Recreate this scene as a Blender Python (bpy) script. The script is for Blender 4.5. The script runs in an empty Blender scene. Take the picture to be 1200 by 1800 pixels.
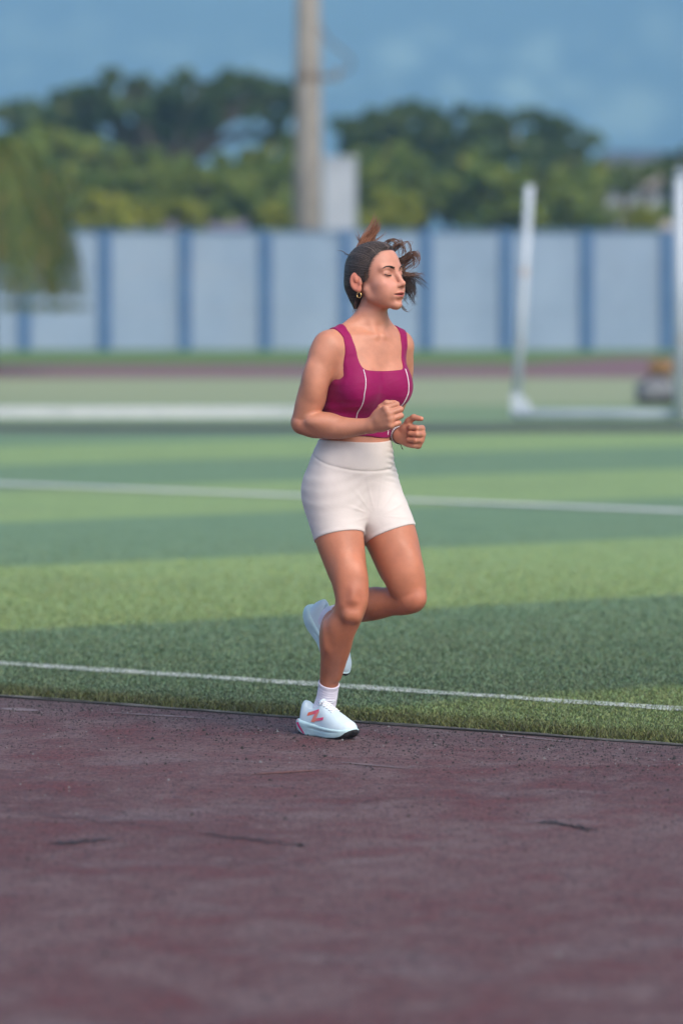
import bpy, bmesh, math, random
import numpy as np
from mathutils import Vector, Matrix, Quaternion

random.seed(7)
RNG = np.random.default_rng(11)
sc = bpy.context.scene
COL = sc.collection
R = math.radians

# ------------------------------------------------------------------ camera
CAM_H = 1.47          # eye height of the photographer
FPX = 6750.0          # focal length in pixels of the 1200 x 1800 picture
HORIZON = 496.0       # picture row of the horizon
cam_data = bpy.data.cameras.new('camera')
cam = bpy.data.objects.new('camera', cam_data)
COL.objects.link(cam)
cam.location = (0, 0, CAM_H)
cam.rotation_euler = (R(90), 0, 0)
cam_data.sensor_fit = 'VERTICAL'
cam_data.sensor_height = 36.0
cam_data.lens = 135.0
cam_data.shift_y = -(900 - HORIZON) / 1800.0
cam_data.clip_start = 0.1
cam_data.clip_end = 20000
cam_data.dof.use_dof = True
cam_data.dof.focus_distance = 12.38
cam_data.dof.aperture_fstop = 2.0
sc.camera = cam

# ------------------------------------------------------------------ world, sun, exposure
SUN_EL, SUN_AZ = 46.0, 146.0     # azimuth from +Y (away from camera) towards +X
world = bpy.data.worlds.new('World')
sc.world = world
world.use_nodes = True
wn = world.node_tree.nodes
wl = world.node_tree.links
bg = wn['Background']
sky = wn.new('ShaderNodeTexSky')
sky.sky_type = 'NISHITA'
sky.sun_disc = False
sky.sun_elevation = R(SUN_EL)
sky.sun_rotation = R(SUN_AZ)
sky.air_density = 0.7
sky.dust_density = 3.0
sky.ozone_density = 1.0
wl.new(sky.outputs[0], bg.inputs[0])
bg.inputs[1].default_value = 0.135

sun_data = bpy.data.lights.new('sun', 'SUN')
sun = bpy.data.objects.new('sun', sun_data)
COL.objects.link(sun)
sun_data.energy = 0.8
sun_data.angle = R(38)
sun_data.color = (1.0, 0.90, 0.80)
_sd = Vector((math.sin(R(SUN_AZ)) * math.cos(R(SUN_EL)),
              math.cos(R(SUN_AZ)) * math.cos(R(SUN_EL)),
              math.sin(R(SUN_EL))))
sun.rotation_euler = (-_sd).to_track_quat('-Z', 'Y').to_euler()
sun.location = (0, 0, 30)

sc.view_settings.view_transform = 'Standard'
sc.view_settings.look = 'None'
sc.view_settings.gamma = 1.0
sc.view_settings.use_curve_mapping = False
sc.view_settings.exposure = 1.0
sc.render.engine = 'CYCLES'
sc.cycles.use_denoising = True
sc.cycles.max_bounces = 6
sc.cycles.volume_bounces = 2
sc.cycles.transparent_max_bounces = 8
sc.cycles.caustics_reflective = False
sc.cycles.caustics_refractive = False


# ------------------------------------------------------------------ helpers
def P(px, py, Y):
    """World point on the picture ray (px, py) at depth Y (1200 x 1800 pixels)."""
    return np.array([(px - 600) * Y / FPX, Y, CAM_H - (py - HORIZON) * Y / FPX])


def ground_at(py):
    return CAM_H * FPX / (py - HORIZON)


def tag(o, label=None, category=None, group=None, kind=None):
    if label: o['label'] = label
    if category: o['category'] = category
    if group: o['group'] = group
    if kind: o['kind'] = kind
    return o


def link(o, parent=None):
    COL.objects.link(o)
    if parent is not None:
        o.parent = parent
        o.matrix_parent_inverse = parent.matrix_basis.inverted() if False else Matrix()
    return o


def empty(name, loc=(0, 0, 0), rz=0.0):
    o = bpy.data.objects.new(name, None)
    o.location = loc
    o.rotation_euler = (0, 0, rz)
    o.empty_display_size = 0.2
    COL.objects.link(o)
    return o


def mesh_obj(name, verts, faces, mat, parent=None, smooth=False, cols=None):
    me = bpy.data.meshes.new(name)
    if isinstance(verts, np.ndarray) and isinstance(faces, np.ndarray):
        nv, nf, k = len(verts), len(faces), faces.shape[1]
        me.vertices.add(nv)
        me.vertices.foreach_set('co', np.ascontiguousarray(verts, np.float32).ravel())
        me.loops.add(nf * k)
        me.loops.foreach_set('vertex_index', np.ascontiguousarray(faces, np.int32).ravel())
        me.polygons.add(nf)
        me.polygons.foreach_set('loop_start', np.arange(0, nf * k, k, dtype=np.int32))
        me.update(calc_edges=True)
        me.validate()
    else:
        me.from_pydata([tuple(v) for v in verts], [], [tuple(f) for f in faces])
        me.update()
    if cols is not None:
        a = me.color_attributes.new('col', 'FLOAT_COLOR', 'POINT')
        c = np.ones((len(verts), 4), np.float32)
        c[:, :3] = cols
        a.data.foreach_set('color', c.ravel())
    if smooth:
        me.polygons.foreach_set('use_smooth', np.ones(len(me.polygons), bool))
    if mat is not None:
        me.materials.append(mat)
    o = bpy.data.objects.new(name, me)
    link(o, parent)
    return o


class MB:
    """Collects simple solids; build() links them as one mesh object."""
    def __init__(self):
        self.v, self.f = [], []

    def add(self, verts, faces):
        n = len(self.v)
        self.v += [tuple(map(float, q)) for q in verts]
        self.f += [tuple(i + n for i in f) for f in faces]
        return self

    def box(self, x0, x1, y0, y1, z0, z1, ch=0.0):
        if ch <= 0:
            v = [(x, y, z) for z in (z0, z1) for y in (y0, y1) for x in (x0, x1)]
            f = [(0, 2, 3, 1), (4, 5, 7, 6), (0, 1, 5, 4), (2, 6, 7, 3), (0, 4, 6, 2), (1, 3, 7, 5)]
            return self.add(v, f)
        bm = bmesh.new()
        bmesh.ops.create_cube(bm, size=1.0)
        for w in bm.verts:
            w.co = Vector(((x0 + x1) / 2 + w.co.x * (x1 - x0), (y0 + y1) / 2 + w.co.y * (y1 - y0),
                           (z0 + z1) / 2 + w.co.z * (z1 - z0)))
        bmesh.ops.bevel(bm, geom=bm.edges[:], offset=ch, segments=2, affect='EDGES', profile=0.6)
        bm.verts.index_update()
        v = [tuple(w.co) for w in bm.verts]
        f = [tuple(w.index for w in q.verts) for q in bm.faces]
        bm.free()
        return self.add(v, f)

    def tube(self, pts, radii, n=8, cap=True):
        pts = [Vector(p) for p in pts]
        if not hasattr(radii, '__len__'):
            radii = [radii] * len(pts)
        rings = []
        up = Vector((0.13, 0.27, 1)).normalized()
        base = len(self.v)
        vs, fs = [], []
        for i, p in enumerate(pts):
            t = (pts[min(i + 1, len(pts) - 1)] - pts[max(i - 1, 0)])
            t = t.normalized() if t.length > 1e-9 else Vector((0, 0, 1))
            u = up - t * up.dot(t)
            if u.length < 1e-3:
                u = Vector((1, 0, 0)) - t * t.x
            u.normalize()
            w = t.cross(u)
            up = u
            for k in range(n):
                a = 2 * math.pi * k / n
                vs.append(p + (u * math.cos(a) + w * math.sin(a)) * radii[i])
        for i in range(len(pts) - 1):
            for k in range(n):
                k2 = (k + 1) % n
                fs.append((i * n + k, i * n + k2, (i + 1) * n + k2, (i + 1) * n + k))
        if cap:
            fs.append(tuple(range(n - 1, -1, -1)))
            m = (len(pts) - 1) * n
            fs.append(tuple(m + k for k in range(n)))
        return self.add(vs, fs)

    def build(self, name, mat, parent=None, smooth=False):
        return mesh_obj(name, self.v, self.f, mat, parent, smooth)


# ------------------------------------------------------------------ material helpers
def new_mat(name):
    m = bpy.data.materials.new(name)
    m.use_nodes = True
    nt = m.node_tree
    b = nt.nodes['Principled BSDF']
    return m, nt, b


def N(nt, kind, **kw):
    n = nt.nodes.new(kind)
    for k, v in kw.items():
        if k in ('operation', 'blend_type', 'data_type', 'noise_dimensions', 'feature', 'attribute_name',
                 'vector_type', 'interpolation_type', 'clamp', 'distance', 'wave_type', 'bands_direction'):
            setattr(n, k, v)
        else:
            n.inputs[int(k[1:]) if k[0] == 'i' and k[1:].isdigit() else k].default_value = v
    return n


def noise(nt, vec, scale, detail=4.0, rough=0.55, dist=0.0):
    n = nt.nodes.new('ShaderNodeTexNoise')
    n.inputs['Scale'].default_value = scale
    n.inputs['Detail'].default_value = detail
    n.inputs['Roughness'].default_value = rough
    n.inputs['Distortion'].default_value = dist
    if vec is not None:
        nt.links.new(vec, n.inputs['Vector'])
    return n.outputs['Fac']


def ramp(nt, fac, stops):
    r = nt.nodes.new('ShaderNodeValToRGB')
    cr = r.color_ramp
    while len(cr.elements) < len(stops):
        cr.elements.new(0.5)
    for e, (p, c) in zip(cr.elements, stops):
        e.position = p
        e.color = (c, c, c, 1) if not hasattr(c, '__len__') else (*c, 1)
    nt.links.new(fac, r.inputs[0])
    return r.outputs[0]


def mixc(nt, fac, a, b, blend='MIX'):
    m = nt.nodes.new('ShaderNodeMix')
    m.data_type = 'RGBA'
    m.blend_type = blend
    for s, v in ((m.inputs[0], fac), (m.inputs[6], a), (m.inputs[7], b)):
        if hasattr(v, 'is_linked') or hasattr(v, 'links'):
            nt.links.new(v, s)
        elif hasattr(v, '__len__'):
            s.default_value = (*v, 1) if len(v) == 3 else v
        else:
            s.default_value = v
    return m.outputs[2]


def math_n(nt, op, a, b=None, c=None):
    m = nt.nodes.new('ShaderNodeMath')
    m.operation = op
    for i, v in enumerate((a, b, c)):
        if v is None: continue
        if hasattr(v, 'links'):
            nt.links.new(v, m.inputs[i])
        else:
            m.inputs[i].default_value = v
    return m.outputs[0]


def bump(nt, b, height, strength=0.4, dist=0.01):
    n = nt.nodes.new('ShaderNodeBump')
    n.inputs['Strength'].default_value = strength
    n.inputs['Distance'].default_value = dist
    nt.links.new(height, n.inputs['Height'])
    nt.links.new(n.outputs[0], b.inputs['Normal'])


def wpos(nt):
    g = nt.nodes.new('ShaderNodeNewGeometry')
    return g.outputs['Position']


def opos(nt):
    g = nt.nodes.new('ShaderNodeTexCoord')
    return g.outputs['Object']


def scaled(nt, vec, s):
    m = nt.nodes.new('ShaderNodeVectorMath')
    m.operation = 'MULTIPLY'
    nt.links.new(vec, m.inputs[0])
    m.inputs[1].default_value = s
    return m.outputs[0]


def mottled(name, c1, c2, scale=3.0, rough=0.7, bump_s=0.0, bump_scale=40.0, spec=0.3, metallic=0.0, stretch=(1, 1, 1), world=True):
    m, nt, b = new_mat(name)
    v = scaled(nt, wpos(nt) if world else opos(nt), stretch)
    f = noise(nt, v, scale, 6.0, 0.6)
    c = ramp(nt, f, [(0.3, c1), (0.7, c2)])
    nt.links.new(c, b.inputs['Base Color'])
    b.inputs['Roughness'].default_value = rough
    b.inputs['Specular IOR Level'].default_value = spec
    b.inputs['Metallic'].default_value = metallic
    if bump_s > 0:
        bump(nt, b, noise(nt, v, bump_scale, 4.0, 0.6), bump_s, 0.005)
    return m


# ================================================================== SETTING
# ---- materials of the ground
def make_track_mat():
    m, nt, b = new_mat('track_rubber')
    v = wpos(nt)
    big = noise(nt, scaled(nt, v, (0.8, 1.0, 1)), 0.8, 6, 0.62, 0.8)
    mid = noise(nt, v, 4.0, 8, 0.68, 0.5)
    blot = noise(nt, scaled(nt, v, (1.0, .7, 1)), 22, 5, 0.7)
    fine = noise(nt, scaled(nt, v, (1.0, .45, 1)), 75, 4, 0.75)
    gran = noise(nt, scaled(nt, v, (1.0, .3, 1)), 190, 3, 0.7)
    c = ramp(nt, big, [(0.30, (0.112, 0.050, 0.052)), (0.5, (0.140, 0.074, 0.075)), (0.70, (0.172, 0.108, 0.108))])
    c = mixc(nt, ramp(nt, mid, [(0.50, 0.0), (0.66, 0.75)]), c, (0.195, 0.136, 0.136))
    c = mixc(nt, ramp(nt, mid, [(0.32, 0.9), (0.50, 0.0)]), c, (0.140, 0.042, 0.044))
    c = mixc(nt, ramp(nt, blot, [(0.34, 0.6), (0.50, 0.0)]), c, (0.060, 0.038, 0.043))
    c = mixc(nt, ramp(nt, blot, [(0.60, 0.0), (0.72, 0.4)]), c, (0.215, 0.165, 0.170))
    w = noise(nt, scaled(nt, v, (0.9, 2.2, 1)), 1.35, 4, 0.55, 0.5)
    c = mixc(nt, ramp(nt, w, [(0.58, 0.0), (0.74, 0.36)]), c, (0.18, 0.175, 0.19))
    c = mixc(nt, ramp(nt, fine, [(0.36, 0.7), (0.52, 0.0)]), c, (0.040, 0.024, 0.027))
    c = mixc(nt, ramp(nt, fine, [(0.58, 0.0), (0.72, 0.5)]), c, (0.230, 0.175, 0.180))
    c = mixc(nt, ramp(nt, gran, [(0.62, 0.0), (0.78, 0.3)]), c, (0.20, 0.165, 0.168))
    # dusty, darker, grittier band beside the turf edge
    sx = N(nt, 'ShaderNodeSeparateXYZ')
    nt.links.new(v, sx.inputs[0])
    e = math_n(nt, 'ADD', sx.outputs[1], math_n(nt, 'MULTIPLY', sx.outputs[0], 0.633))
    e = math_n(nt, 'ADD', e, math_n(nt, 'MULTIPLY', mid, 0.35))
    band = nt.nodes.new('ShaderNodeMapRange')
    band.inputs[1].default_value = 12.45
    band.inputs[2].default_value = 13.0
    nt.links.new(e, band.inputs[0])
    c = mixc(nt, math_n(nt, 'MULTIPLY', band.outputs[0], 0.45), c, (0.100, 0.078, 0.082))
    nt.links.new(c, b.inputs['Base Color'])
    b.inputs['Roughness'].default_value = 0.78
    b.inputs['Specular IOR Level'].default_value = 0.25
    bump(nt, b, math_n(nt, 'ADD', math_n(nt, 'ADD', fine, gran), math_n(nt, 'MULTIPLY', blot, 1.5)), 0.9, 0.008)
    return m


def turf_color(nt, v):
    """Mown two-tone turf: stripes that run off to the right, worn and uneven."""
    sx = N(nt, 'ShaderNodeSeparateXYZ')
    nt.links.new(v, sx.inputs[0])
    wob = noise(nt, v, 0.9, 4, 0.6)
    s = math_n(nt, 'SUBTRACT', sx.outputs[1], math_n(nt, 'MULTIPLY', sx.outputs[0], 0.63))
    s = math_n(nt, 'SUBTRACT', s, 17.02)
    s = math_n(nt, 'DIVIDE', s, 3.86)
    s = math_n(nt, 'ADD', s, math_n(nt, 'MULTIPLY', math_n(nt, 'SUBTRACT', wob, 0.5), 0.05))
    fr = math_n(nt, 'PINGPONG', math_n(nt, 'ADD', s, 0.5), 1.0)   # .5 at every boundary
    st = nt.nodes.new('ShaderNodeMapRange')
    st.inputs[1].default_value = 0.47
    st.inputs[2].default_value = 0.53
    nt.links.new(fr, st.inputs[0])
    streak = noise(nt, scaled(nt, v, (0.7, 2.6, 1)), 3.0, 6, 0.65)
    patch = noise(nt, v, 0.5, 4, 0.6)
    c = mixc(nt, st.outputs[0], (0.160, 0.268, 0.148), (0.265, 0.386, 0.152))
    c = mixc(nt, ramp(nt, streak, [(0.42, 0.0), (0.72, 0.32)]), c, (0.19, 0.23, 0.13))
    c = mixc(nt, ramp(nt, streak, [(0.28, 0.45), (0.48, 0.0)]), c, (0.035, 0.075, 0.042))
    c = mixc(nt, ramp(nt, patch, [(0.5, 0.0), (0.75, 0.22)]), c, (0.17, 0.20, 0.11))
    # yellower uncombed fringe along the track edge
    e = math_n(nt, 'ADD', sx.outputs[1], math_n(nt, 'MULTIPLY', sx.outputs[0], 0.633))
    e = math_n(nt, 'ADD', e, math_n(nt, 'MULTIPLY', math_n(nt, 'SUBTRACT', wob, 0.5), 0.25))
    fringe = nt.nodes.new('ShaderNodeMapRange')
    fringe.inputs[1].default_value = 13.30
    fringe.inputs[2].default_value = 13.05
    nt.links.new(e, fringe.inputs[0])
    c = mixc(nt, math_n(nt, 'MULTIPLY', fringe.outputs[0], 0.75), c, (0.135, 0.150, 0.040))
    return c


def make_turf_mats():
    m, nt, b = new_mat('turf')
    v = wpos(nt)
    c = turf_color(nt, v)
    fine = noise(nt, scaled(nt, v, (1, 1.5, 1)), 60, 4, 0.7)
    c = mixc(nt, ramp(nt, fine, [(0.34, 0.6), (0.56, 0.0)]), c, (0.040, 0.070, 0.036))
    nt.links.new(c, b.inputs['Base Color'])
    b.inputs['Roughness'].default_value = 0.75
    b.inputs['Specular IOR Level'].default_value = 0.2
    bump(nt, b, fine, 0.5, 0.01)
    m2, nt, b = new_mat('turf_blades')
    c = turf_color(nt, wpos(nt))
    at = N(nt, 'ShaderNodeAttribute', attribute_name='col')
    c = mixc(nt, 1.0, c, at.outputs['Color'], 'MULTIPLY')
    nt.links.new(c, b.inputs['Base Color'])
    b.inputs['Roughness'].default_value = 0.55
    b.inputs['Specular IOR Level'].default_value = 0.3
    return m, m2


M_TRACK = make_track_mat()
M_TURF, M_BLADE = make_turf_mats()
M_SOIL = mottled('dry_ground', (0.07, 0.09, 0.04), (0.13, 0.14, 0.07), 0.3, 0.9)
M_FARTURF = mottled('far_turf', (0.220, 0.270, 0.150), (0.285, 0.320, 0.180), 0.25, 0.8, stretch=(0.4, 1.6, 1))
M_MIDTURF = mottled('mid_turf', (0.145, 0.225, 0.125), (0.185, 0.260, 0.120), 0.4, 0.8, stretch=(0.5, 1.6, 1))
M_BANK = mottled('grass_bank', (0.075, 0.150, 0.030), (0.120, 0.190, 0.040), 1.2, 0.8, 0.5, 14)
M_FARTRACK = mottled('far_track', (0.165, 0.085, 0.095), (0.195, 0.110, 0.115), 0.6, 0.85)
M_LINE = mottled('line_paint', (0.16, 0.22, 0.17), (0.58, 0.60, 0.57), 16, 0.8, 0.5, 120)
M_LINE2 = mottled('fresh_line_paint', (0.50, 0.54, 0.52), (0.70, 0.72, 0.70), 8, 0.8)
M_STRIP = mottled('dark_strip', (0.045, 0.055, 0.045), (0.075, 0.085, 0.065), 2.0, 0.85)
M_WHITE = mottled('white_paint', (0.40, 0.44, 0.46), (0.54, 0.57, 0.58), 2.5, 0.6)
M_EDGE = mottled('edge_white', (0.035, 0.038, 0.034), (0.24, 0.24, 0.23), 5, 0.8)
M_BLACK = mottled('edge_black', (0.012, 0.012, 0.012), (0.025, 0.024, 0.024), 6, 0.7)


def sheet(name, pts, z, mat, kind='structure', parent=None):
    o = mesh_obj(name, [(x, y, z) for x, y in pts], [tuple(range(len(pts)))], mat, parent)
    if parent is None and kind:
        o['kind'] = kind
    return o


def edge_y(x, off=0.0):
    return 12.844 - 0.633 * x + off


ground = sheet('ground', [(-4500, -40), (4500, -40), (4500, 5200), (-4500, 5200)], -0.03, M_SOIL)
track = sheet('running_track', [(-14, -12), (26, -12), (26, edge_y(26)), (-14, edge_y(-14))], 0.0, M_TRACK)
turf = sheet('turf_field', [(-14, edge_y(-14, .012)), (26, edge_y(26, .012)), (30, 37.4), (-30, 37.4)], 0.004, M_TURF)
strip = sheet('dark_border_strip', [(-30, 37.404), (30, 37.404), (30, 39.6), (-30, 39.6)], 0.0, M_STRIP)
far_turf = sheet('far_turf', [(-40, 39.604), (40, 39.604), (40, 46.0), (-40, 46.0)], 0.004, M_MIDTURF)
far_turf2 = sheet('pale_far_turf', [(-40, 46.004), (40, 46.004), (40, 59.0), (-40, 59.0)], 0.004, M_FARTURF)
far_track = sheet('far_running_track', [(-50, 59.004), (50, 59.004), (50, 75), (5.6, 75), (3.2, 68.6), (-50, 68.2)], 0.002, M_FARTRACK)
bank = sheet('grass_bank', [(-50, 68.204), (3.2, 68.604), (5.6, 75.004), (50, 75.004), (50, 86), (-50, 86)], 0.004, M_BANK)


def paint_line(name, a, bpt, w, z, mat, label_kind='structure'):
    a = Vector(a); bpt = Vector(bpt)
    n = 120
    d = (bpt - a).normalized()
    s = Vector((-d.y, d.x))
    vs, fs = [], []
    for i in range(n + 1):
        c = a.lerp(bpt, i / n)
        j1, j2 = random.uniform(-.012, .012), random.uniform(-.012, .012)
        vs += [(*(c + s * (w / 2 + j1)), z), (*(c - s * (w / 2 + j2)), z)]
    for i in range(n):
        fs.append((2 * i, 2 * i + 1, 2 * i + 3, 2 * i + 2))
    o = mesh_obj(name, vs, fs, mat)
    o['kind'] = label_kind
    return o


paint_line('painted_line', (-4.5, 14.76 + .645 * (4.5 - 1.31)), (5.0, 14.76 - .645 * 6.31), 0.115, 0.008, M_LINE)
paint_line('painted_line', (-6.0, 27.7 + .72 * 3.73), (7.5, 27.7 - .72 * 9.77), 0.20, 0.012, M_LINE2)


def solid_strip(name, x0, x1, off0, off1, z0, z1, mat, n=90, jit=0.004):
    """Low edging that follows the track edge."""
    vs, fs = [], []
    for i in range(n + 1):
        x = x0 + (x1 - x0) * i / n
        j = random.uniform(-jit, jit)
        dz = random.uniform(-.002, .002)
        y0, y1 = edge_y(x, off0 + j), edge_y(x, off1 + j)
        vs += [(x, y0, z0), (x, y0, z1 + dz), (x, y1, z1 + dz), (x, y1, z0)]
    for i in range(n):
        a, b_ = 4 * i, 4 * i + 4
        for k in range(3):
            fs.append((a + k, b_ + k, b_ + k + 1, a + k + 1))
    fs += [(0, 1, 2, 3), (4 * n + 3, 4 * n + 2, 4 * n + 1, 4 * n)]
    return mesh_obj(name, vs, fs, mat)


tag(solid_strip('black_edge_strip', -5, 6, -0.012, 0.000, -0.02, 0.004, M_BLACK), kind='structure')
tag(solid_strip('pale_edge_strip', -5, 6, 0.0020, 0.009, -0.02, 0.008, M_EDGE), kind='structure')


# ---- short turf blades where they can be told apart
def turf_blades():
    out_v, out_c = [], []
    for _ in range(1):
        n = 330000
        u = RNG.random(n)
        T = 1 - math.exp(-15 / 3.4)
        y = 11.9 - 3.4 * np.log(1 - u * T)
        h = .0125
        w = .0026 + .00032 * (y - 12)
        x = RNG.uniform(-1, 1, n) * (y * 0.100 + .15)
        keep = y > 12.844 - .633 * x + .016
        x, y, w = x[keep], y[keep], w[keep]
        n = len(x)
        e = y + .633 * x - 12.844
        near = np.clip(1 - e / .40, 0, 1)
        dl = np.abs((y - (14.76 - .645 * (x + 1.31))) / 1.19)
        keep = (dl > .045) | (RNG.random(n) < .75)
        x, y, near, w = x[keep], y[keep], near[keep], w[keep]
        n = len(x)
        far = np.clip((27 - y) / 8, .3, 1)
        hh = h * RNG.uniform(.5, 1.35, n) * (1 + near * RNG.uniform(0, 1.1, n)) * far
        az = RNG.uniform(0, 2 * np.pi, n)
        lean = RNG.uniform(.1, 1.2, n) * hh
        la = RNG.uniform(0, 2 * np.pi, n)
        ww = w * RNG.uniform(.6, 1.3, n)
        a = np.stack([x - np.cos(az) * ww, y - np.sin(az) * ww, np.full(n, .003)], 1)
        b = np.stack([x + np.cos(az) * ww, y + np.sin(az) * ww, np.full(n, .003)], 1)
        c = np.stack([x + np.cos(la) * lean, y + np.sin(la) * lean, hh], 1)
        out_v.append(np.stack([a, b, c], 1).reshape(-1, 3))
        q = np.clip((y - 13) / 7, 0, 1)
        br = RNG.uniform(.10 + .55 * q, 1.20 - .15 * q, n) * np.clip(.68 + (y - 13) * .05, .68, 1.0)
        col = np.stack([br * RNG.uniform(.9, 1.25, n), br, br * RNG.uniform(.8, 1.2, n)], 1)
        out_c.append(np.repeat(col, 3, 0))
    v = np.concatenate(out_v); c = np.concatenate(out_c)
    f = np.arange(len(v), dtype=np.int32).reshape(-1, 3)
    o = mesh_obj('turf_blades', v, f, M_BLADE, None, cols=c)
    tag(o, 'short green blades of the turf field along the track', 'grass', kind='stuff')


turf_blades()


# ---- rubber crumbs and grit on the track
def crumbs():
    n = 7500
    y = np.concatenate([RNG.uniform(8.2, 14.2, n // 3), 12.9 - np.abs(RNG.normal(0, .55, n - n // 3))])
    x = RNG.uniform(-1, 1, len(y)) * (y * .1)
    off = np.where(np.arange(len(y)) >= n // 3, -.633 * x, 0)
    y = y + off
    k = y < edge_y(x) - .02
    x, y = x[k], y[k]
    n = len(x)
    r = RNG.uniform(.0012, .0042, n) * np.where(RNG.random(n) < .05, 1.8, 1)
    base = np.array([(1, 0, 0), (-.5, .8, 0), (-.5, -.8, 0), (0, 0, .9)])
    v = (base[None] * r[:, None, None] * RNG.uniform(.6, 1.4, (n, 4, 1)))
    v[:, :, 0] += x[:, None]; v[:, :, 1] += y[:, None]; v[:, :, 2] += .0008
    f = (np.array([(0, 1, 3), (1, 2, 3), (2, 0, 3)])[None] + 4 * np.arange(n)[:, None, None]).reshape(-1, 3)
    dark = np.where(RNG.random(n) < .92, .020, .20)
    m, nt, b = new_mat('rubber_crumb')
    at = N(nt, 'ShaderNodeAttribute', attribute_name='col')
    nt.links.new(at.outputs['Color'], b.inputs['Base Color'])
    b.inputs['Roughness'].default_value = .9
    o = mesh_obj('rubber_crumbs', v.reshape(-1, 3), f.astype(np.int32), m, cols=np.repeat(dark[:, None] * np.ones((1, 3)), 4, 0))
    tag(o, 'black rubber crumbs and grit scattered on the track', 'crumbs', kind='stuff')


crumbs()


# ---- cracks in the track (open seams, dark inside)
def crack(pix, w, seed):
    rnd = random.Random(seed)
    pts = []
    for (ax, ay), (bx, by) in zip(pix[:-1], pix[1:]):
        for k in range(14):
            t = k / 14
            px, py = ax + (bx - ax) * t, ay + (by - ay) * t
            q = P(px, py + rnd.uniform(-1.5, 1.5), ground_at(py))
            pts.append((q[0] + rnd.uniform(-.008, .008), q[1] + rnd.uniform(-.030, .030)))
    vs, fs = [], []
    m = len(pts)
    for i, (x, y) in enumerate(pts):
        ww = w * rnd.uniform(.35, 1.2) * min(1, 4 * i / m + .15, 4 * (m - 1 - i) / m + .15)
        vs += [(x, y - ww, .0035), (x, y + ww, .0035)]
    for i in range(m - 1):
        fs.append((2 * i, 2 * i + 2, 2 * i + 3, 2 * i + 1))
    mesh_obj('crack', vs, fs, M_BLACK, track)


crack([(85, 1483), (150, 1480), (205, 1474)], .018, 1)
crack([(345, 1464), (430, 1477), (520, 1486), (545, 1485)], .012, 2)
crack([(15, 1427), (110, 1438), (240, 1450), (330, 1462)], .004, 3)
crack([(930, 1447), (985, 1448), (1020, 1456), (1050, 1462)], .020, 4)
crack([(760, 1404), (640, 1409), (560, 1402)], .003, 5)


def paint_mark(pix_pts, w, mat, seed):
    rnd = random.Random(seed)
    vs, fs = [], []
    m = 40
    (ax, ay), (bx, by) = pix_pts
    for i in range(m + 1):
        t = i / m
        px, py = ax + (bx - ax) * t, ay + (by - ay) * t
        q = P(px, py, ground_at(py))
        ww = w * rnd.uniform(.75, 1.0) * math.sin(math.pi * min(1, max(0, t))) ** .6
        o = rnd.uniform(-.08, .08) * w
        vs += [(q[0], q[1] + o - ww, .0022), (q[0], q[1] + o + ww, .0022)]
    for i in range(m):
        fs.append((2 * i, 2 * i + 2, 2 * i + 3, 2 * i + 1))
    mesh_obj('worn_paint', vs, fs, mat, track)


M_WORN = mottled('worn_paint', (.125, .085, .090), (.205, .170, .175), 18, .85)
M_SCUFF = mottled('orange_scuff', (.12, .055, .050), (.24, .10, .075), 40, .85)
paint_mark([(190, 1253), (372, 1264)], .022, M_WORN, 1)
paint_mark([(0, 1246), (70, 1250)], .05, M_WORN, 2)
paint_mark([(440, 1362), (572, 1354)], .016, M_SCUFF, 3)
paint_mark([(590, 1340), (720, 1352)], .014, M_WORN, 4)
paint_mark([(860, 1290), (1010, 1306)], .018, M_WORN, 8)


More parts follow.
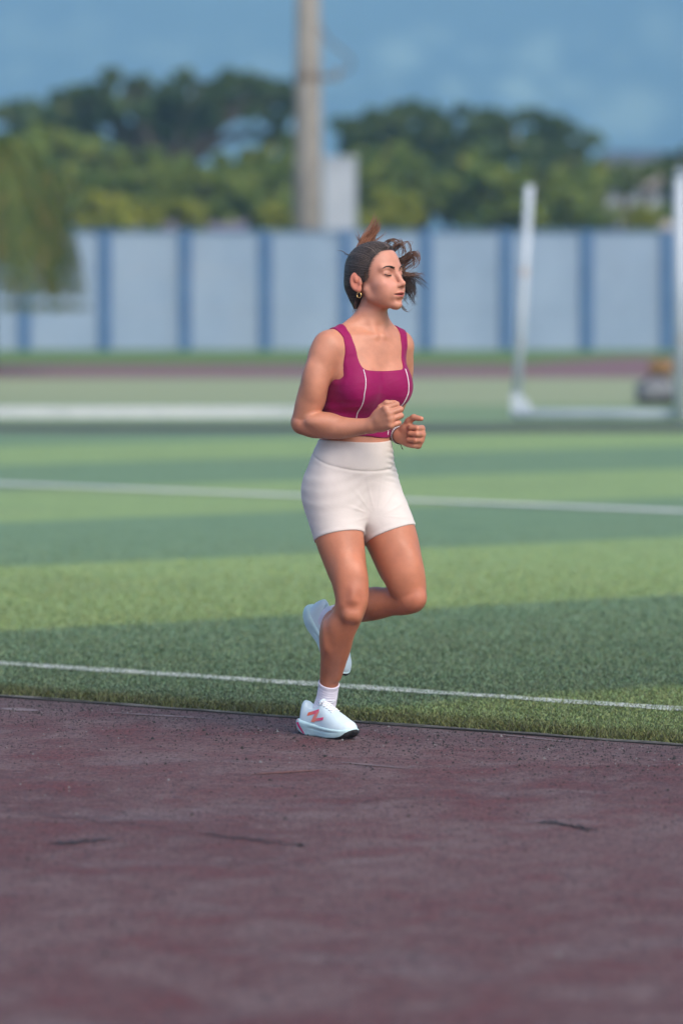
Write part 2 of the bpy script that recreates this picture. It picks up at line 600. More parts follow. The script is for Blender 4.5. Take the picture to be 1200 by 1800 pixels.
# ---- mountain slopes far behind, inside the haze
def mountain():
    nx, ny = 420, 110
    xs = np.linspace(-1500, 1500, nx)
    ys = np.linspace(1700, 4700, ny)
    X, Y = np.meshgrid(xs, ys)
    t = np.clip((Y - 1700) / 2200, 0, 1)
    Z = 620 * t ** 1.1
    for k, (fx, fy, a) in enumerate([(.0021, .0013, 70), (.0047, .0033, 38), (.0094, .0071, 20), (.019, .016, 9), (.04, .033, 4)]):
        Z += a * t ** .5 * (np.sin(X * fx + 1.7 * k + 1.3 * np.sin(Y * fy + k)) + np.cos(Y * fy * 1.3 - X * fx * .6 + k))
    Z = np.where(Y > 4000, Z * (1 - (Y - 4000) / 900), Z) - 6
    Z = np.clip(Z, -8, 900)
    v = np.stack([X, Y, Z], -1).reshape(-1, 3)
    i = np.arange(nx * ny).reshape(ny, nx)
    f = np.stack([i[:-1, :-1], i[:-1, 1:], i[1:, 1:], i[1:, :-1]], -1).reshape(-1, 4)
    # pale clearings and pastures on the slopes
    px = 600 + v[:, 0] * FPX / v[:, 1]
    py = HORIZON - (v[:, 2] - CAM_H) * FPX / v[:, 1]
    clear = np.zeros(len(v))
    for cx, cy, rx, ry, s_ in [(690, 95, 70, 16, .8), (640, 140, 60, 12, .5), (930, 95, 60, 22, .7), (895, 160, 75, 18, .9), (1000, 158, 45, 12, .6),
                               (1100, 195, 80, 26, 1), (1070, 225, 60, 20, .8), (760, 60, 60, 14, .4), (1130, 60, 70, 20, .4), (480, 120, 80, 20, .35),
                               (100, 60, 120, 22, .35), (300, 90, 110, 22, .3), (1500, 120, 200, 40, .7), (-300, 110, 200, 40, .6)]:
        wob = 1 + .35 * np.sin(px * .05 + cy) + .25 * np.sin(py * .13 + px * .021)
        clear = np.maximum(clear, s_ * np.clip(1.3 - np.sqrt(((px - cx) / rx)**2 + ((py - cy) / ry)**2) * wob, 0, 1))
    cols = np.stack([clear, clear, clear], 1)
    m, nt, b = new_mat('mountain_forest')
    p = wpos(nt)
    f1 = noise(nt, p, .004, 6, .6, .4)
    at = N(nt, 'ShaderNodeAttribute', attribute_name='col')
    c = ramp(nt, f1, [(.3, (.025, .060, .030)), (.7, (.070, .120, .050))])
    c = mixc(nt, at.outputs['Color'], c, (.48, .58, .34))
    nt.links.new(c, b.inputs['Base Color'])
    b.inputs['Roughness'].default_value = .95
    o = mesh_obj('mountain', v, f.astype(np.int32), m, smooth=True, cols=cols)
    tag(o, kind='structure')


mountain()


def haze():
    m = bpy.data.materials.new('haze')
    m.use_nodes = True
    nt = m.node_tree
    for n in list(nt.nodes):
        if n.type == 'BSDF_PRINCIPLED':
            nt.nodes.remove(n)
    pv = nt.nodes.new('ShaderNodeVolumePrincipled')
    pv.inputs['Color'].default_value = HAZE_COLOR
    pv.inputs['Density'].default_value = HAZE_DENSITY
    pv.inputs['Anisotropy'].default_value = -0.3
    nt.links.new(pv.outputs[0], nt.nodes['Material Output'].inputs['Volume'])
    mb = MB().box(-4700, 4700, -60, 5400, -12, 960)
    o = mb.build('haze', m)
    tag(o, 'pale blue haze over the valley', 'haze', kind='stuff')


HAZE_COLOR = (0.38, 0.70, 1.0, 1)
HAZE_DENSITY = 5.6e-4
haze()


# ================================================================== THINGS BEHIND THE RUNNER
# ---- perimeter wall of panels between blue posts
def wall_paint():
    m, nt, b = new_mat('panel_paint')
    p = wpos(nt)
    c = ramp(nt, noise(nt, scaled(nt, p, (1, 1, .5)), .9, 5, .6), [(.3, (.205, .290, .400)), (.7, (.265, .355, .470))])
    c = mixc(nt, ramp(nt, noise(nt, scaled(nt, p, (5, 5, .35)), 1.0, 4, .6), [(.55, 0.0), (.8, .5)]), c, (.20, .24, .30))
    c = mixc(nt, ramp(nt, noise(nt, p, .35, 3, .5), [(.5, 0.0), (.7, .35)]), c, (.30, .37, .45))
    nt.links.new(c, b.inputs['Base Color'])
    b.inputs['Roughness'].default_value = .75
    return m


M_PANEL = wall_paint()
M_POST = mottled('post_paint', (0.045, 0.120, 0.26), (0.065, 0.155, 0.31), 2.0, 0.6)


def wall():
    Y = 83.0
    s = FPX / Y
    root = empty('perimeter_wall', (0, Y, 0))
    tag(root, 'long pale blue panel wall with darker blue posts behind the pitch', 'wall')
    z_top = CAM_H - (407 - HORIZON) / s
    bay = 140.9 / s
    x0 = (185 - 600) / s
    post_mesh = None
    panel_mesh = None
    for i in range(-5, 15):
        x = x0 + i * bay
        if post_mesh is None:
            o = MB().box(-.115, .115, -.11, .13, -.05, z_top + .04, .012).build('post', M_POST, root)
            post_mesh = o.data
            pb = MB()
            hb = (z_top - .02) / 3
            for k in range(3):
                pb.box(.125, bay - .125, -.03 + .002 * k, .06, k * hb + .004 + (.0 if k else -.05), (k + 1) * hb - .004, .01)
            q = pb.build('panel', M_PANEL, root)
            panel_mesh = q.data
            cb = MB().box(.118, bay - .118, -.065, .09, z_top - .0185, z_top + .03, .008).build('coping', M_POST, root)
            cop_mesh = cb.data
            trio = (o, q, cb)
        else:
            trio = tuple(bpy.data.objects.new(n, me) for n, me in (('post', post_mesh), ('panel', panel_mesh), ('coping', cop_mesh)))
            for t in trio:
                link(t, root)
        for t in trio:
            t.location = (x, 0, 0)
    return root


wall()


# ---- foliage
def leaf_mat(name, c1, c2, c3=None):
    m, nt, b = new_mat(name)
    at = N(nt, 'ShaderNodeAttribute', attribute_name='col')
    sp = N(nt, 'ShaderNodeSeparateColor')
    nt.links.new(at.outputs['Color'], sp.inputs[0])
    c = mixc(nt, sp.outputs[0], c1, c2)
    if c3:
        c = mixc(nt, sp.outputs[1], c, c3)
    nt.links.new(c, b.inputs['Base Color'])
    b.inputs['Roughness'].default_value = .6
    b.inputs['Specular IOR Level'].default_value = .3
    b.inputs['Transmission Weight'].default_value = 0
    tr = nt.nodes.new('ShaderNodeBsdfTranslucent')
    nt.links.new(c, tr.inputs['Color'])
    mx = nt.nodes.new('ShaderNodeMixShader')
    mx.inputs[0].default_value = .3
    nt.links.new(b.outputs[0], mx.inputs[1])
    nt.links.new(tr.outputs[0], mx.inputs[2])
    nt.links.new(mx.outputs[0], nt.nodes['Material Output'].inputs['Surface'])
    return m


L_DARK = leaf_mat('leaf_dark', (.030, .068, .020), (.095, .150, .036), (.17, .17, .035))
L_MID = leaf_mat('leaf_mid', (.080, .145, .024), (.200, .262, .040), (.30, .28, .040))
L_YEL = leaf_mat('leaf_yellow', (.17, .22, .022), (.37, .38, .036), (.46, .42, .05))
L_PALM = leaf_mat('leaf_palm', (.048, .090, .017), (.130, .175, .030), (.22, .16, .035))
M_BARK = mottled('bark', (.045, .035, .026), (.11, .09, .07), 3.0, .9, .6, 20)


def leaves(blobs, n, size, seed, squash=.55):
    """Leaf quads spread through clumps of each blob; returns verts, faces, cols."""
    r = np.random.default_rng(seed)
    vol = np.array([b[3] * b[4] * b[5] for b in blobs]) ** .8
    cnt = np.maximum(20, (n * vol / vol.sum()).astype(int))
    vs, cs = [], []
    for (cx, cy, cz, rx, ry, rz), m in zip(blobs, cnt):
        ncl = max(6, int(m / 55))
        d = r.normal(size=(ncl, 3)); d /= np.linalg.norm(d, axis=1)[:, None]
        rad = r.uniform(.45, 1.02, ncl) ** .7
        cl = d * rad[:, None] * np.array([rx, ry, rz]) + np.array([cx, cy, cz])
        cr = r.uniform(.22, .42, ncl) * min(rx, ry, rz) * 1.05
        idx = r.integers(0, ncl, m)
        o = r.normal(size=(m, 3)); o /= np.linalg.norm(o, axis=1)[:, None]
        p = cl[idx] + o * (cr[idx] * r.uniform(.3, 1, m) ** .5)[:, None] * np.array([1, 1, .75])
        nrm = o + r.normal(size=(m, 3)) * .7 + np.array([0, 0, .6])
        nrm /= np.linalg.norm(nrm, axis=1)[:, None]
        t = np.cross(nrm, r.normal(size=(m, 3))); t /= np.linalg.norm(t, axis=1)[:, None] + 1e-9
        b = np.cross(nrm, t)
        s = size * r.uniform(.55, 1.35, m)[:, None]
        q = np.stack([p - t * s, p - b * s * squash, p + t * s, p + b * s * squash], 1)
        vs.append(q.reshape(-1, 3))
        tint = np.clip(r.uniform(0, 1, ncl)[idx] * .65 + r.uniform(0, .35, m), 0, 1)
        yel = np.where(r.random(m) < .10, r.uniform(.3, 1, m), 0)
        cs.append(np.repeat(np.stack([tint, yel, np.zeros(m)], 1), 4, 0))
    v = np.concatenate(vs); c = np.concatenate(cs)
    return v, np.arange(len(v), dtype=np.int32).reshape(-1, 4), c


def tree(name, label, cat, px, Y, blobs_px, n, size, mat, seed, trunk_r=.22, group=None, base_py=None, fork=.45):
    """blobs_px: (px, py, rx_px, ry_px[, depth offset]) crown clumps as seen, at depth Y; trunk stands at px."""
    s = FPX / Y
    X0 = (px - 600) / s
    root = empty(name, (X0, Y, 0))
    tag(root, label, cat, group)
    blobs = []
    for q in blobs_px:
        bx, by, rx, ry = q[:4]
        dy = q[4] if len(q) > 4 else 0.0
        blobs.append(((bx - px) / s, dy, CAM_H - (by - HORIZON) / s, rx / s, max(rx / s * .8, ry / s), ry / s))
    v, f, c = leaves(blobs, n, size, seed)
    mesh_obj('crown', v, f, mat, root, cols=c)
    mb = MB()
    rnd = random.Random(seed)
    top = min(b[2] for b in blobs)
    hfork = max(.4, top * fork)
    mb.tube([(0, 0, -.1), (rnd.uniform(-.1, .1), 0, hfork * .5), (rnd.uniform(-.15, .15), 0, hfork)],
            [trunk_r * 1.25, trunk_r, trunk_r * .85], 9)
    for b in blobs:
        e = Vector((b[0], b[1], b[2] + .2 * b[5]))
        st = Vector((0, 0, hfork * rnd.uniform(.8, .98)))
        mid = st.lerp(e, .5) + Vector((rnd.uniform(-.2, .2), rnd.uniform(-.2, .2), .12 * (e - st).length))
        mb.tube([st, mid, e], [trunk_r * .6, trunk_r * .38, trunk_r * .12], 7)
        for k in range(3):
            e2 = Vector((b[0] + rnd.uniform(-.7, .7) * b[3], b[1] + rnd.uniform(-.7, .7) * b[4], b[2] + rnd.uniform(-.2, .7) * b[5]))
            mb.tube([mid, mid.lerp(e2, .55) + Vector((0, 0, .1)), e2], [trunk_r * .3, trunk_r * .18, trunk_r * .06], 5)
    mb.build('trunk', M_BARK, root, True)
    return root


G = 'trees behind the wall'
tree('spreading_tree', 'big dark spreading tree left of the concrete pole', 'tree', 300, 128,
     [(150, 200, 70, 42), (215, 172, 75, 40, -1), (255, 195, 70, 45, 1), (345, 165, 85, 36), (430, 158, 80, 34, 1), (480, 182, 62, 36),
      (300, 225, 90, 45, 1), (190, 235, 80, 35, 1.5), (400, 205, 45, 22, -.5), (470, 235, 36, 22, 1)],
     9000, .26, L_DARK, 3, .42, G, fork=.8)
tree('round_tree', 'dark green tree at the far left above the palm', 'tree', 40, 140,
     [(20, 230, 70, 50), (80, 215, 60, 40), (60, 275, 90, 60)], 4200, .28, L_DARK, 4, .3, G)
tree('leafy_tree', 'lighter green tree below the big spreading crown', 'tree', 170, 112,
     [(150, 300, 90, 60), (230, 310, 75, 55, .5), (90, 320, 70, 55), (200, 360, 110, 45)], 5200, .22, L_MID, 5, .25, G)
tree('leafy_tree', 'green tree just left of the concrete pole, under the dark crown', 'tree', 420, 112,
     [(440, 315, 80, 50), (340, 330, 80, 55, .6), (490, 290, 45, 42, .4), (400, 365, 120, 40)], 5200, .22, L_MID, 6, .25, G)
tree('broad_tree', 'wide dark tree right of the concrete pole behind the runner', 'tree', 720, 128,
     [(650, 235, 70, 46), (720, 225, 75, 42, 1), (790, 232, 75, 40), (690, 285, 95, 55, .8), (800, 290, 85, 55)],
     7200, .26, L_DARK, 8, .35, G)
tree('broad_tree', 'dark tree behind the left goal upright', 'tree', 920, 132,
     [(870, 240, 70, 42), (940, 232, 75, 40, 1), (1000, 250, 55, 36), (910, 295, 100, 50), (1010, 300, 60, 45, 1)],
     6500, .26, L_DARK, 9, .35, G)
tree('hedge_tree', 'low green tree right of the goal upright, below the dark roof', 'tree', 1090, 116,
     [(1040, 325, 55, 32), (1100, 308, 60, 22, .5), (1170, 312, 60, 24), (1150, 370, 40, 30), (1040, 370, 50, 35), (1105, 385, 45, 20)],
     3600, .2, L_MID, 10, .2, G)
tree('leafy_tree', 'mid green tree behind the wall above the runner', 'tree', 790, 108,
     [(680, 350, 60, 45), (760, 345, 75, 45, .5), (850, 350, 75, 42), (930, 360, 70, 38, .4)], 5200, .2, L_MID, 12, .22, G)
tree('wide_tree', 'pale far tree outside the right goal upright', 'tree', 1230, 150,
     [(1210, 290, 60, 30), (1270, 280, 60, 40), (1220, 350, 70, 40)], 2600, .25, L_DARK, 14, .25, G)
tree('thicket_tree', 'dense green tree between the palm and the spreading crown', 'tree', 120, 104,
     [(60, 330, 70, 60), (130, 345, 60, 50), (60, 260, 70, 55, 3), (20, 300, 60, 60, 1)], 4200, .22, L_MID, 15, .25, G)
tree('thicket_tree', 'dense green tree behind the mauve shed roof', 'tree', 290, 103,
     [(240, 345, 60, 50), (310, 330, 65, 50, .5), (380, 350, 60, 45)], 4200, .2, L_MID, 16, .25, G)
tree('thicket_tree', 'dense dark tree behind the bright bush by the pole', 'tree', 470, 106,
     [(450, 340, 50, 55), (500, 330, 40, 55, .5), (480, 380, 60, 35)], 3200, .2, L_MID, 17, .22, G)
tree('thicket_tree', 'dense green tree right of the pale column', 'tree', 650, 106,
     [(640, 320, 45, 55), (690, 300, 55, 50, 2), (650, 370, 60, 40)], 3400, .2, L_MID, 18, .22, G)
tree('thicket_tree', 'dense olive tree left of the goal upright', 'tree', 860, 104,
     [(820, 320, 60, 50, 2), (880, 335, 60, 50), (950, 335, 60, 48, 1), (880, 375, 90, 32)], 4600, .2, L_MID, 19, .22, G)
tree('thicket_tree', 'dense olive tree between the two goal uprights', 'tree', 1010, 106,
     [(990, 345, 45, 45), (1030, 330, 40, 38, 2), (1010, 380, 60, 30)], 2600, .2, L_MID, 20, .2, G)
GB = 'bushes along the wall'
for i, (bx, by, rx, ry, lab) in enumerate([
        (190, 372, 55, 30, 'yellow green bush over the wall beside the palm'),
        (310, 375, 60, 24, 'yellow green bush over the wall between palm and pole'),
        (492, 378, 36, 24, 'bright yellow bush at the foot of the concrete pole'),
        (690, 362, 52, 34, 'yellow green bush over the wall just right of the pale column'),
        (1135, 382, 30, 18, 'small light green bush beside the right goal upright')]):
    tree('bush', lab, 'bush', bx, 94 + i, [(bx - rx * .4, by, rx * .65, ry), (bx + rx * .45, by + 3, rx * .6, ry * .9, .3), (bx, by + ry, rx, ry)],
         1500, .15, L_YEL, 30 + i, .08, GB, fork=.3)


# ---- drooping palm at the left, in front of the wall
def palm():
    Y = 62.0
    s = FPX / Y
    px0 = -30
    X0 = (px0 - 600) / s
    root = empty('palm_tree', (X0, Y, 0))
    tag(root, 'drooping olive green palm at the left edge before the wall', 'palm')
    rnd = random.Random(5)
    hc = CAM_H - (262 - HORIZON) / s
    MB().tube([(0, 0, -.1), (.05, 0, hc * .5), (0, 0, hc)], [.2, .15, .13], 10).build('trunk', M_BARK, root, True)
    vs, fs, cs = [], [], []
    for k in range(230):
        a = rnd.uniform(0, 2 * math.pi)
        Ln = rnd.uniform(1.9, 2.6)
        up = rnd.uniform(.2, 2.4)
        pts = []
        for j in range(14):
            t = j / 13
            rr = Ln * (t - .30 * t * t)
            z = hc + up * t - (up + 2.75 + rnd.uniform(0, .05)) * t ** 1.9
            pts.append(Vector((math.cos(a) * rr, math.sin(a) * rr, z)))
        side = Vector((-math.sin(a), math.cos(a), 0))
        for j in range(1, 14):
            d = (pts[j] - pts[j - 1])
            for sgn in (-1, 1):
                for h in range(2):
                    b0 = pts[j - 1].lerp(pts[j], h * .5)
                    ll = .50 * math.sin(math.pi * min(1, .2 + .75 * j / 13)) * rnd.uniform(.8, 1.15)
                    tip = b0 + side * sgn * ll * .6 + d.normalized() * ll * .5 + Vector((0, 0, -ll * .55))
                    w = d.normalized() * .05
                    n0 = len(vs)
                    mid = b0.lerp(tip, .5) + Vector((0, 0, .05))
                    vs += [b0, mid - w, tip, mid + w]
                    fs.append((n0, n0 + 1, n0 + 2, n0 + 3))
                    tt = rnd.uniform(0, 1)
                    br = rnd.uniform(.2, .9) if rnd.random() < .22 else 0
                    cs += [(tt, br, 0)] * 4
    mesh_obj('crown', np.array([tuple(v) for v in vs]), np.array(fs, np.int32), L_PALM, root, cols=np.array(cs))


palm()


# ---- concrete utility pole behind the wall
M_CONC = mottled('concrete', (.20, .185, .16), (.30, .28, .24), 1.8, .85, .4, 25)
M_RUST = mottled('rusty_steel', (.10, .075, .06), (.20, .15, .11), 5, .7)


def pole():
    Y = 88.0
    s = FPX / Y
    root = empty('utility_pole', ((541 - 600) / s, Y, 0))
    tag(root, 'tall tapering concrete utility pole rising behind the wall', 'pole')
    h = 13.0
    MB().tube([(0, 0, -.3), (0, 0, 4.0), (0, 0, h)], [.37, .33, .20], 20).build('shaft', M_CONC, root, True)
    zb = CAM_H - (136 - HORIZON) / s
    MB().tube([(0, 0, zb - .1), (0, 0, zb + .1)], [.315, .315], 16).build('clamp', M_RUST, root)
    MB().box(.2, .72, -.05, .05, zb - .05, zb + .04, .01).build('bracket', M_RUST, root)
    MB().tube([(.68, 0, zb + .04), (.68, 0, zb + .12), (.68, 0, zb + .2)], [.07, .09, .05], 10).build('insulator', M_CONC, root, True)
    pts = [(.28, -.05, zb + 1.15), (.45, -.05, zb + .85), (.75, -.05, zb + .62), (.98, -.05, zb + .42), (1.0, -.05, zb + .2), (.78, -.02, zb + .1)]
    MB().tube(pts, .028, 8).build('cable_loop', M_RUST, root, True)
    return root


pole()

# ---- pale square column beside the pole
M_PALE = mottled('pale_render', (.36, .41, .46), (.44, .49, .53), 1.2, .7)


def column():
    Y = 90.0
    s = FPX / Y
    root = empty('square_column', ((597 - 600) / s, Y, 0))
    tag(root, 'pale white square column beside the concrete pole behind the wall', 'column')
    zt = CAM_H - (276 - HORIZON) / s
    MB().box(-.38, .38, -.3, .3, -.2, zt - .1, .015).build('shaft', M_PALE, root)
    MB().box(-.42, .42, -.34, .34, zt - .098, zt, .015).build('cap', M_PALE, root)


column()

# ---- low roof behind the wall at the left, and a house at the right
M_MAUVE = mottled('mauve_sheet', (.17, .15, .19), (.24, .21, .26), 1.5, .6)
M_DKROOF = mottled('dark_roof', (.055, .065, .085), (.085, .095, .115), 1.0, .7)
M_CREAM = mottled('cream_wall', (.42, .36, .30), (.52, .45, .38), 1.0, .8)
M_GLASS = mottled('dark_glass', (.03, .04, .05), (.05, .06, .07), 1.0, .15, spec=.6)


def low_shed():
    Y = 100.0
    s = FPX / Y
    x0, x1 = (205 - 600) / s, (430 - 600) / s
    zr = CAM_H - (394 - HORIZON) / s
    root = empty('low_shed', ((x0 + x1) / 2, Y, 0))
    tag(root, 'low shed with a mauve sheet roof showing over the wall', 'shed')
    w = (x1 - x0) / 2
    MB().box(-w + .2, w - .2, 0, 3, -.1, zr - .28).build('wall', M_CREAM, root)
    mb = MB()
    n = 40
    vs, fs = [], []
    for i in range(n + 1):
        x = -w + 2 * w * i / n
        dz = .025 if i % 2 else 0
        vs += [(x, -.3, zr - .27 + dz), (x, 3.2, zr + .13 + dz), (x, 3.2, zr + .10 + dz), (x, -.3, zr - .30 + dz)]
    for i in range(n):
        for k in range(4):
            fs.append((4 * i + k, 4 * i + 4 + k, 4 * i + 4 + (k + 1) % 4, 4 * i + (k + 1) % 4))
    mb.add(vs, fs).build('roof', M_MAUVE, root)


low_shed()


def house():
    Y = 175.0
    s = FPX / Y
    root = empty('house', ((1130 - 600) / s, Y, 0))
    tag(root, 'far house with a long dark roof at the right edge', 'house')
    ze = CAM_H - (285 - HORIZON) / s
    zr = CAM_H - (262 - HORIZON) / s
    x0, x1 = (1050 - 1130) / s, 5.0
    MB().box(x0 + .3, x1 - .3, 0, 7, -.1, ze).build('wall', M_CREAM, root)
    vs = [(x0, -.6, ze - .12), (x1, -.6, ze - .12), (x1, 7.6, ze - .12), (x0, 7.6, ze - .12), (x0 + .6, 3.5, zr), (x1 - .6, 3.5, zr)]
    MB().add(vs, [(0, 1, 5, 4), (2, 3, 4, 5), (1, 2, 5), (3, 0, 4), (3, 2, 1, 0)]).build('roof', M_DKROOF, root)
    for wx in (-.9, .6, 2.4):
        f = MB().box(wx, wx + .8, -.05, .02, ze - 1.9, ze - .9).build('window', M_WHITE, root)
        MB().box(wx + .06, wx + .74, -.07, -.052, ze - 1.84, ze - .96).build('pane', M_GLASS, f)
    return root


house()


def white_hut():
    Y = 135.0
    s = FPX / Y
    root = empty('white_hut', ((1100 - 600) / s, Y, 0))
    tag(root, 'white hut glimpsed through the trees at the right', 'hut')
    zt = CAM_H - (336 - HORIZON) / s
    w = 62 / s
    MB().box(-w, w, 0, 2.5, -.1, zt).build('wall', M_PALE, root)
    MB().box(-w - .2, w + .2, -.25, 2.7, zt + .003, zt + .12, .02).build('roof', M_DKROOF, root)
    for wx in (-.75, .3):
        MB().box(wx, wx + .45, -.06, .01, zt - 1.5, zt - .6).build('window', M_GLASS, root)


white_hut()


# ---- low white kerb beyond the dark strip
def kerb():
    Y = 41.6
    root = empty('white_kerb', (0, Y, 0))
    tag(root, 'low white kerb across the pitch left of the runner', 'kerb')
    x = -9.0
    k = 0
    end = (600 - 600) / FPX * Y + .1
    me = None
    while x < end:
        if me is None:
            o = MB().box(0, 1.19, -.07, .07, -.02, .120, .012).build('kerb_block', M_WHITE, root)
            me = o.data
        else:
            o = link(bpy.data.objects.new('kerb_block', me), root)
        o.location = (x, 0, 0)
        x += 1.2


kerb()


# ---- white football goal frame at the right
def goal():
    Y = 40.7
    s = FPX / Y
    m, nt, b = new_mat('goal_paint')
    v = wpos(nt)
    c = ramp(nt, noise(nt, v, 3.0, 5, .6), [(.3, (.36, .43, .49)), (.7, (.48, .54, .60))])
    c = mixc(nt, ramp(nt, noise(nt, scaled(nt, v, (1, 1, 2)), 2.1, 3, .5), [(.66, 0.0), (.74, .55)]), c, (.42, .28, .18))
    nt.links.new(c, b.inputs['Base Color'])
    b.inputs['Roughness'].default_value = .45
    X0, X1 = (906 - 600) / s, (1190 - 600) / s
    X2 = X1 + 3.1
    root = empty('football_goal', (X0, Y, 0))
    tag(root, 'white steel football goal frame standing right of the runner', 'goal')
    r = .050
    zl = CAM_H - (326 - HORIZON) / s
    zr = CAM_H - (306 - HORIZON) / s
    a = X1 - X0
    bb = X2 - X0
    MB().tube([(.0, 0, .16), (.07, 0, 1.2), (.145, 0, zl)], [r * .95] * 3, 12).build('rear_upright', m, root, True)
    MB().tube([(a, -.3, .0), (a, -.3, zr - r)], [r * 1.35] * 2, 14).build('goal_post', m, root, True)
    MB().tube([(bb, -.3, .0), (bb, -.3, zr - r)], [r * 1.35] * 2, 14).build('goal_post', m, root, True)
    MB().tube([(a - r, -.3, zr), (bb + r, -.3, zr)], [r] * 2, 14).build('crossbar', m, root, True)
    MB().tube([(-.04, -.02, .07), (a + .9, -.17, .07), (bb + .04, -.2, .07)], [r * 1.05] * 3, 12).build('base_bar', m, root, True)
    MB().add([(-.05, -.05, .02), (.2, -.05, .10), (.05, -.05, .30), (-.05, -.05, .30),
              (-.05, .05, .02), (.2, .05, .10), (.05, .05, .30), (-.05, .05, .30)],
             [(0, 1, 2, 3), (7, 6, 5, 4), (0, 4, 5, 1), (1, 5, 6, 2), (2, 6, 7, 3), (3, 7, 4, 0)]).build('corner_gusset', m, root)
    return root


goal()


# ---- equipment on the grass behind the goal
def blob_mesh(rx, ry, rz, seed, n=16, lump=.06, p=2.6):
    rnd = random.Random(seed)
    ph = [rnd.uniform(0, 6) for _ in range(6)]
    vs, fs = [], []
    for i in range(n + 1):
        th = math.pi * i / n
        for k in range(2 * n):
            a = math.pi * k / n
            d = [math.sin(th) * math.cos(a), math.sin(th) * math.sin(a), math.cos(th)]
            q = sum(abs(c) ** p for c in d) ** (-1 / p)
            q *= 1 + lump * (math.sin(3 * a + ph[0]) * math.sin(2 * th + ph[1]) + .6 * math.sin(5 * a + ph[2] + 4 * th))
            vs.append((d[0] * q * rx, d[1] * q * ry, d[2] * q * rz + rz))
    for i in range(n):
        for k in range(2 * n):
            k2 = (k + 1) % (2 * n)
            fs.append((i * 2 * n + k, (i + 1) * 2 * n + k, (i + 1) * 2 * n + k2, i * 2 * n + k2))
    return vs, fs


def bags():
    Y = 46.0
    s = FPX / Y
    M_GREY = mottled('bag_grey', (.13, .14, .16), (.22, .23, .25), 4, .8)
    M_OR = mottled('bag_orange', (.20, .115, .045), (.28, .165, .060), 4, .7)
    M_DK = mottled('bag_dark', (.02, .02, .022), (.04, .04, .042), 4, .8)
    root = empty('sports_bag', ((1152 - 600) / s, Y, 0.004))
    tag(root, 'dark grey sports bag on the grass inside the goal', 'bag')
    v, f = blob_mesh(.24, .18, .16, 2)
    o = MB().add(v, f).build('body', M_GREY, root, True)
    v, f = blob_mesh(.255, .19, .05, 3)
    MB().add(v, f).build('base', M_DK, root, True)
    pts = [(-.15 + .3 * t, -.12, .27 + .09 * math.sin(math.pi * t)) for t in np.linspace(0, 1, 9)]
    MB().tube(pts, .014, 8).build('handle', M_DK, root, True)
    root = empty('sports_bag', ((1161 - 600) / s, Y + .05, 0.36))
    tag(root, 'small orange bag lying on top of the dark grey bag', 'bag')
    v, f = blob_mesh(.15, .12, .085, 5)
    MB().add(v, f).build('body', M_OR, root, True)
    pts = [(-.08 + .16 * t, -.06, .155 + .06 * math.sin(math.pi * t)) for t in np.linspace(0, 1, 9)]
    MB().tube(pts, .010, 8).build('handle', M_DK, root, True)


bags()


# ================================================================== THE RUNNER
# The figure is modelled as one smooth implicit surface (muscle by muscle) and
# polygonised once, so that body, neck, head and hands are one continuous skin.
f4 = np.float32


def unit(v):
    v = np.asarray(v, float)
    return v / np.linalg.norm(v)


def smin(a, b, k):
    if np.isscalar(k) and k <= 0:
        return np.minimum(a, b)
    h = np.maximum(k - np.abs(a - b), 0) / k
    return np.minimum(a, b) - h * h * k * .25


def smax(a, b, k):
    return -smin(-a, -b, k)


class Cone:
    """Sphere-swept tapered bone."""
    def __init__(s, a, b, ra, rb, k=.012, op='+'):
        s.a, s.b, s.ra, s.rb, s.k, s.op = np.asarray(a, float), np.asarray(b, float), ra, rb, k, op
        s.c = (s.a + s.b) / 2
        s.r = np.linalg.norm(s.b - s.a) / 2 + max(ra, rb)

    def d(s, x, y, z):
        ba = s.b - s.a
        q = float(ba @ ba) + 1e-12
        px, py, pz = x - s.a[0], y - s.a[1], z - s.a[2]
        t = np.clip((px * ba[0] + py * ba[1] + pz * ba[2]) / q, 0, 1)
        px = px - t * ba[0]; py = py - t * ba[1]; pz = pz - t * ba[2]
        return np.sqrt(px * px + py * py + pz * pz) - (s.ra + (s.rb - s.ra) * t)


class Ell:
    """Ellipsoid; axes = 3x3 rows (unit vectors)."""
    def __init__(s, c, r, axes=None, k=.015, op='+'):
        s.c, s.rad, s.k, s.op = np.asarray(c, float), np.asarray(r, float), k, op
        s.A = np.eye(3) if axes is None else np.asarray(axes, float)
        s.r = float(max(r))

    def d(s, x, y, z):
        px, py, pz = x - s.c[0], y - s.c[1], z - s.c[2]
        k0 = 0; k1 = 0
        for i in range(3):
            u = px * s.A[i, 0] + py * s.A[i, 1] + pz * s.A[i, 2]
            u = u / s.rad[i]
            k0 = k0 + u * u
            w = u / s.rad[i]
            k1 = k1 + w * w
        k0 = np.sqrt(k0); k1 = np.sqrt(k1) + 1e-9
        return k0 * (k0 - 1) / k1


